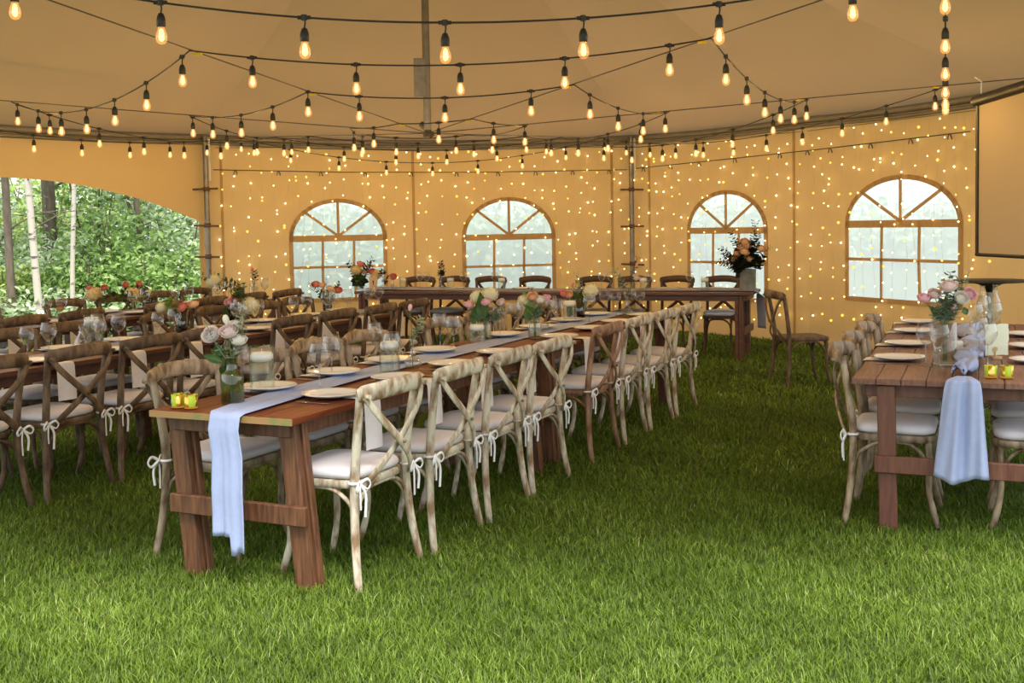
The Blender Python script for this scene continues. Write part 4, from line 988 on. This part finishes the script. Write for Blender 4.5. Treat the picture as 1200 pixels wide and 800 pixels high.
bouquet('eucalyptus sprigs and small pink blooms rising from the far round bud vase', v, .18, v.y, [('rose', 'blush', 745, 325, .030), ('bud', 'pink', 746, 310, .024)], [(720, 315, 'euc', 9, .035), (728, 325, 'euc', 8, .035), (747, 302, 'leaf_dark', 6, .03)])
# tea light
v = at(638.5, 389, TZ); t = thing('tea_light', 'small white tea light in glass right of the mason jar', 'candle', v); m = MB(); m.lathe([(0, .001), (.03, .001), (.033, .06), (.03, .06), (.028, .004), (0, .004)], 16); m.build('glass_body', MAT['glass'], t); m = MB(); m.lathe([(0, .03), (.026, .03), (.027, .055), (0, .056)], 14); m.build('wax', MAT['wax'], t)
# second row
def on2(x, y): return at(x, y, TZ)
v = on2(213, 390)
bottle('glass_vase', 'dark green vase with two roses on the second table row', v, [(0, .001), (.036, .001), (.04, .01), (.055, .19), (.051, .19), (.038, .012), (0, .01)], MAT['dark_glass'])
bouquet('pink and peach roses in dark vase on the second row', v, .19, v.y, [('rose', 'coral', 213, 360, .042, -.03), ('rose', 'peach', 227, 356.5, .040), ('rose', 'peach', 222, 358, .036), ('hyd', 'hyd_w', 189, 360, .045)], [(198, 352, 'leaf_lime', 5, .05)], [(196, 368, 196, 350, .03, 'leaf_lime'), (210, 372, 204, 358, .03, 'leaf_lime')])
v = on2(275, 376)
bottle('glass_vase', 'dark vase with pink roses and tall green sprig behind white roses', v, [(0, .001), (.036, .001), (.045, .01), (.05, .14), (.046, .14), (.04, .012), (0, .01)], MAT['dark_glass'])
bouquet('pink roses, cream hydrangea and tall green sprig behind the front white roses', v, .14, v.y, [('rose', 'pink', 268, 354, .040), ('rose', 'coral', 276.5, 350.5, .046), ('hyd', 'hyd_w', 293, 358, .085, .03)], [(282, 332, 'leaf', 11, .05), (284, 345, 'leaf', 9, .05), (265, 362, 'leaf', 6, .05)], [(278, 372, 288, 350, .04, 'leaf'), (270, 374, 262, 362, .04, 'leaf')])
v = on2(384, 364)
bottle('glass_vase', 'glass vase of coral roses before the first arched window', v, [(0, .001), (.04, .001), (.045, .01), (.045, .15), (.042, .15), (.042, .012), (0, .01)], MAT['dark_glass'])
bouquet('coral and peach roses with dark greenery before the first arched window', v, .15, v.y, [('rose', 'coral', 370, 333, .044), ('rose', 'peach', 377.5, 334, .036), ('rose', 'peach', 388, 338.5, .046, -.03), ('rose', 'coral', 396, 339.5, .042)], [(362, 334, 'leaf_dark', 8, .03), (397, 332, 'leaf_dark', 7, .03), (376, 345, 'leaf', 8, .04), (391, 348, 'leaf', 8, .04), (382, 326, 'euc', 8, .02), (384, 350, 'leaf', 8, .05)])
# carafe
v = on2(96, 408)
bottle('carafe', 'clear glass carafe standing on the second row at left', v, [(0, .001), (.06, .001), (.066, .012), (.05, .05), (.02, .10), (.014, .13), (.018, .165), (.016, .165), (.012, .13), (.018, .10), (.048, .048), (0, .01)], MAT['glass'], None, 'carafe')
# third row hydrangeas and the vase by the pole
HYV = [(108, 361, 107, 345, [('hyd', 'hyd', 110, 345, .085), ('rose', 'coral', 122, 337, .035), ('rose', 'coral', 104, 337, .03), ('rose', 'peach', 71, 361, .04)], [(99, 342, 'leaf_dark', 6, .05), (118, 346, 'leaf', 6, .06), (124, 345, 'leaf', 6, .05)], 'left hydrangea on the third row with coral blooms'),
       (158, 361, 157, 345, [('hyd', 'hyd', 157, 345.5, .090), ('rose', 'coral', 147, 333.5, .035), ('rose', 'coral', 163, 333, .035), ('rose', 'coral', 166, 351, .03), ('hyd', 'hyd_w', 173, 343, .05)], [(150, 337, 'leaf_dark', 5, .05), (160, 336, 'leaf_dark', 5, .05), (167, 340, 'leaf', 6, .05)], 'middle hydrangea on the third row under two coral blooms'),
       (246, 350, 250, 330, [('hyd', 'hyd_w', 251, 329.5, .085), ('hyd', 'hyd', 246, 332, .05)], [(238, 324, 'leaf', 6, .06), (262, 331, 'leaf_dark', 6, .05), (246, 320, 'leaf', 6, .05), (256, 339, 'leaf_dark', 5, .05)], 'pale hydrangea by the doorway pole')]
for x, y, x2, y2, bl, sp, lb in HYV:
    v = at(x, y, TZ); a_, p_ = ap(v)
    if p_ < -5.5: v = W(a_ + (p_ + 5.45) * .0, -5.42, TZ); v = v + (at(x, y, TZ) - v).project(U)
    bottle('glass_vase', 'small dark vase of the ' + lb, v, [(0, .001), (.035, .001), (.045, .06), (.05, .13), (.046, .13), (.04, .06), (0, .01)], MAT['dark_glass'])
    bouquet('bouquet with ' + lb, v, .12, v.y, bl, sp)
# small vases beyond: lantern-like bud vase
v = at(298, 352, TZ); bottle('bud_vase', 'small bud vase with one dark sprig on third row near back wall', v, [(0, .001), (.045, .001), (.048, .01), (.048, .15), (.02, .17), (.02, .2), (.017, .2), (.018, .17), (.044, .15), (0, .01)], MAT['glass'])
bouquet('thin dark sprig with pink bud against the left back wall', v, .2, v.y, [('bud', 'coral', 296, 316, .035)], [(298, 318, 'leaf_dark', 8, .04)])
# head table flowers
v = HW(s_of(422, .25, .8), .25, TZ)
bottle('glass_vase', 'glass vase on the left end of the head table', v, [(0, .001), (.04, .001), (.05, .01), (.05, .13), (.07, .17), (.066, .17), (.046, .13), (.046, .012), (0, .01)], MAT['glass'])
bouquet('yellow, coral and peach bouquet with dark sprigs on head table left end', v, .16, v.y, [('hyd', 'hyd', 417.5, 317, .075), ('rose', 'coral', 422.5, 309, .05), ('rose', 'coral', 436, 318, .045), ('hyd', 'hyd', 441, 322, .075), ('rose', 'peach', 428, 318, .045)],
        [(408, 308, 'leaf_dark', 8, .05), (437, 304, 'leaf_dark', 9, .05), (434, 310, 'leaf_dark', 7, .05), (418, 330, 'leaf_dark', 8, .07), (427, 330, 'leaf_dark', 8, .07), (422, 326, 'leaf', 8, .07)])
def card(loc, w, h, rz, mat, label, stand=True, mark=False):
    t = thing('table_card', label, 'card', loc, rz)
    m = MB(); n = 10; out = []
    rr = random.Random(4)
    for i in range(n): out.append((-w / 2 + w * i / n, .02 + rr.uniform(-.002, .002)))
    for i in range(n): out.append((w / 2 + rr.uniform(-.003, .003), .02 + h * i / n))
    for i in range(n): out.append((w / 2 - w * i / n, .02 + h + rr.uniform(-.003, .003)))
    for i in range(n): out.append((-w / 2 + rr.uniform(-.003, .003), .02 + h - h * i / n))
    k = len(out); m.add([(x, -.001, z) for x, z in out] + [(x, .001, z) for x, z in out], [tuple(range(k)), tuple(range(k, 2 * k))[::-1]] + [(i, i + k, (i + 1) % k + k, (i + 1) % k) for i in range(k)])
    m.build('paper', mat, t)
    if mark: m = MB(); m.beam((.002, -.002, .02 + h * .35), (.004, -.002, .02 + h * .68), .012, .001, up=(0, 1, 0), ch=0); m.beam((.002, -.002, .02 + h * .66), (-.014, -.002, .02 + h * .58), .010, .001, up=(0, 1, 0), ch=0); m.build('numeral', MAT['black'], t)
    if stand:
        m = MB(); m.tube([(0, .0, 0), (0, .0, .012)], .03, 16); m.tube([(-.012, -.006, .01), (-.012, -.006, .06)], .004, 6); m.tube([(-.012, -.008, .055), (-.012, -.006, .055)], .014, 14); m.build('stand', MAT['stand'], t)
card(HW(s_of(437.5, .16, .8), .16, TZ), .115, .16, H_ROT, MAT['card_tan'], 'tan table number card in front of the head table bouquet', True, True)
# sprigs on the head table
for px, py, lb in ((516, 308, 'tall dark sprig with coral bud below second window left edge'), (449, 318, 'dark leafy sprig left of the coral bloom on head table'), (460, 324, 'single coral bloom on a thin stem on head table')):
    v = HW(s_of(px + .5, .15, .8), .15, TZ)
    bottle('bud_vase', 'tiny bud vase of the ' + lb, v, BUD, MAT['glass'])
    if 'single' in lb: bouquet(lb, v, .18, v.y, [('rose', 'coral', px + 1, py, .045)], [])
    else: bouquet(lb, v, .18, v.y, [('bud', 'coral', px - .5, py + 3, .03)] if px > 500 else [], [(px, py - 1, 'leaf_dark', 11, .045), (px + 1.5, py + 12, 'leaf_dark', 7, .045)])
v = HW(s_of(876.5, .28, .85), .28, TZ)
t = thing('flower_pail', 'weathered zinc pail of flowers on right end of the head table', 'pail', v); m = MB(); m.lathe([(0, .001), (.085, .001), (.087, .008), (.092, .24), (.096, .245), (.092, .248), (.088, .24), (.083, .012), (0, .012)], 24); m.lathe([(.089, .08), (.092, .083), (.0905, .088)], 24); m.build('body', MAT['zinc'], t)
bouquet('big dark eucalyptus bouquet with peach roses in the zinc pail', v, .235, v.y, [('rose', 'peach', 868, 289, .055), ('rose', 'peach', 875, 286, .06), ('rose', 'peach', 872.5, 295, .055, -.06), ('rose', 'peach', 864, 296, .045), ('rose', 'peach', 859, 303, .05), ('rose', 'peach', 892, 291, .055), ('rose', 'peach', 878, 303, .045, -.06), ('rose', 'peach', 872, 283, .05)],
        [(885, 260, 'leaf_dark', 14, .05), (857, 273, 'leaf_dark', 13, .05), (845, 291, 'leaf_dark', 14, .05), (843, 306, 'leaf_dark', 14, .05), (903, 289, 'leaf_dark', 9, .03), (887, 275, 'leaf_dark', 13, .06), (883, 283, 'leaf_dark', 13, .07), (864, 285, 'leaf_dark', 12, .06), (850, 298, 'leaf_dark', 12, .06), (895, 300, 'leaf_dark', 12, .06), (880, 292, 'leaf_dark', 12, .08), (870, 300, 'leaf_dark', 12, .09), (886, 302, 'leaf_dark', 12, .09), (862, 308, 'leaf_dark', 12, .08), (876, 306, 'leaf', 12, .09), (868, 310, 'leaf_dark', 12, .09)], [(868, 318, 863, 327, .04, 'leaf_dark')])
# right table vase
v = at(1107, 427, TZ)
bottle('glass_vase', 'clear straight glass vase of roses on the right-edge table', v, [(0, .001), (.060, .001), (.064, .012), (.064, .235), (.060, .235), (.060, .014), (0, .012)], MAT['glass'], [(0, .014), (.058, .014), (.058, .15), (0, .15)])
bouquet('pink and ivory roses with eucalyptus in the right-edge glass vase', v, .235, v.y, [('rose', 'pink', 1083, 349, .036), ('rose', 'blush', 1095, 344, .034), ('rose', 'blush', 1112, 335, .045, -.05), ('rose', 'white_p', 1127, 349, .038, -.05), ('rose', 'pink', 1137, 344, .036), ('bud', 'pink', 1118, 362, .03)],
        [(1114, 320, 'euc', 12, .034), (1136, 318, 'euc', 9, .02), (1126, 330, 'euc', 11, .04), (1105, 330, 'euc', 10, .034), (1098, 362, 'euc', 10, .034), (1108, 352, 'euc', 10, .036), (1116, 350, 'euc', 10, .036), (1104, 366, 'euc', 9, .036), (1115, 366, 'euc', 9, .034), (1092, 358, 'euc', 9, .03), (1122, 340, 'euc', 9, .036)], [(1126, 366, 1136, 363, .022, 'leaf'), (1098, 372, 1090, 358, .02, 'leaf')])
v = at(1168, 420, TZ); card(v, .135, .175, R(4), MAT['card'], 'cream deckle-edged menu card on wooden stand, right-edge table')
cyl_vase('candle_vase', 'small glass candle cup beside the rose vase on right-edge table', at(1122, 414, TZ), .036, .085, .045, True, 'glass cylinders with floating candles', 'small white candle beside the right-edge rose vase')
for i, (x, y, lb) in enumerate(((1151, 383, 'left'), (1166, 381, 'right'))):
    bottle('glass_bottle', 'clear slim water bottle, %s of two, far on right-edge table' % lb, at(x, y, TZ), [(0, .001), (.036, .001), (.04, .01), (.04, .18), (.018, .23), (.016, .29), (.020, .30), (.016, .30), (.013, .23), (.036, .178), (0, .01)], MAT['glass'], [(0, .01), (.036, .01), (.036, .15), (0, .15)], 'bottle', 'water bottles')

# ------------------------------------------------------------------ projection screen and bar table
def screen():
    d = (P5 - P4).normalized()
    A = atY(1147, 118, 9.6); Bp = atY(1250, 86, 8.3); ln = (Bp - A).length
    t = thing('projection_screen', 'large pull-down projection screen with black frame hung at right wall', 'screen', A)
    e = Bp - A; e2 = Vector((e.x, e.y, 0)); zb = atY(1146, 298, 9.6).z - A.z; nn = Vector((e2.y, -e2.x, 0)).normalized()
    if nn.y > 0: nn = -nn
    m = MB(); x0 = -e2.normalized() * .05; m.tube([x0, e], .048, 12); m.build('case', MAT['black'], t)
    w = 1.; m = MB(); p = [Vector((0, 0, -.03)), e - Vector((0, 0, .03)), Vector((e.x, e.y, zb)), Vector((0, 0, zb))]; m.add([q + nn * .006 for q in p] + [q - nn * .006 for q in p], [(0, 1, 2, 3), (7, 6, 5, 4), (0, 4, 5, 1), (1, 5, 6, 2), (2, 6, 7, 3), (3, 7, 4, 0)]); m.build('cloth', MAT['screen'], t)
    m = MB(); m.beam(Vector((0, 0, -.02)) + nn * .012, Vector((0, 0, zb)) + nn * .012, .035, .012, up=nn, ch=0); m.build('border', MAT['black'], t)
    m = MB(); m.tube([Vector((0, 0, zb)) - e2.normalized() * .03, Vector((e.x, e.y, zb))], .016, 8); m.build('bottom_bar', MAT['black'], t)
    m = MB(); m.tube([Vector((.02, 0, .04)), Vector((.03, .02, .16)), Vector((-.02, .04, .20))], .005, 5); m.build('hanging_loop', MAT['ribbon'], t)
screen()
v = atY(1160, 330, 9.5); v.z = 0
t = thing('bar_table', 'round black bar table behind the right-edge table, under the screen', 'table', v)
zt = atY(1160, 328, 9.5).z; m = MB(); m.lathe([(0, zt), (.30, zt), (.305, zt - .006), (.30, zt - .014), (.17, zt - .018), (.09, zt - .035), (.04, zt - .062), (.028, zt - .10), (0, zt - .10)], 28); m.build('tabletop', MAT['black'], t)
m = MB(); m.tube([(0, 0, .02), (0, 0, zt - .08)], .026, 14); m.build('column', MAT['metal'], t); m = MB(); m.lathe([(0, .04), (.04, .035), (.22, .015), (.23, 0), (0, 0)], 24); m.build('base', MAT['black'], t)

# ------------------------------------------------------------------ light
w = bpy.data.worlds.new('overcast'); S.world = w; w.use_nodes = True; N = w.node_tree.nodes; L = w.node_tree.links; N.clear()
o = N.new('ShaderNodeOutputWorld'); b = N.new('ShaderNodeBackground'); b.inputs['Color'].default_value = (.92, .97, 1.0, 1); b.inputs['Strength'].default_value = 1.85; L.new(b.outputs['Background'], o.inputs['Surface'])
sl = bpy.data.lights.new('sun', 'SUN'); sl.energy = 6.8; sl.angle = R(22); sl.color = (1, .97, .90); so = bpy.data.objects.new('sun', sl); COL.objects.link(so); so.rotation_euler = (R(27), R(8), 0)
S.view_settings.view_transform = 'Standard'; S.view_settings.look = 'None'; S.view_settings.exposure = 0.; S.view_settings.gamma = 1; S.view_settings.use_curve_mapping = False
S.cycles.max_bounces = 8; S.cycles.diffuse_bounces = 3; S.cycles.glossy_bounces = 3; S.cycles.transmission_bounces = 4; S.cycles.transparent_max_bounces = 24
S.cycles.caustics_reflective = False; S.cycles.caustics_refractive = False; S.cycles.sample_clamp_indirect = 4.
print('objects', len(bpy.data.objects))
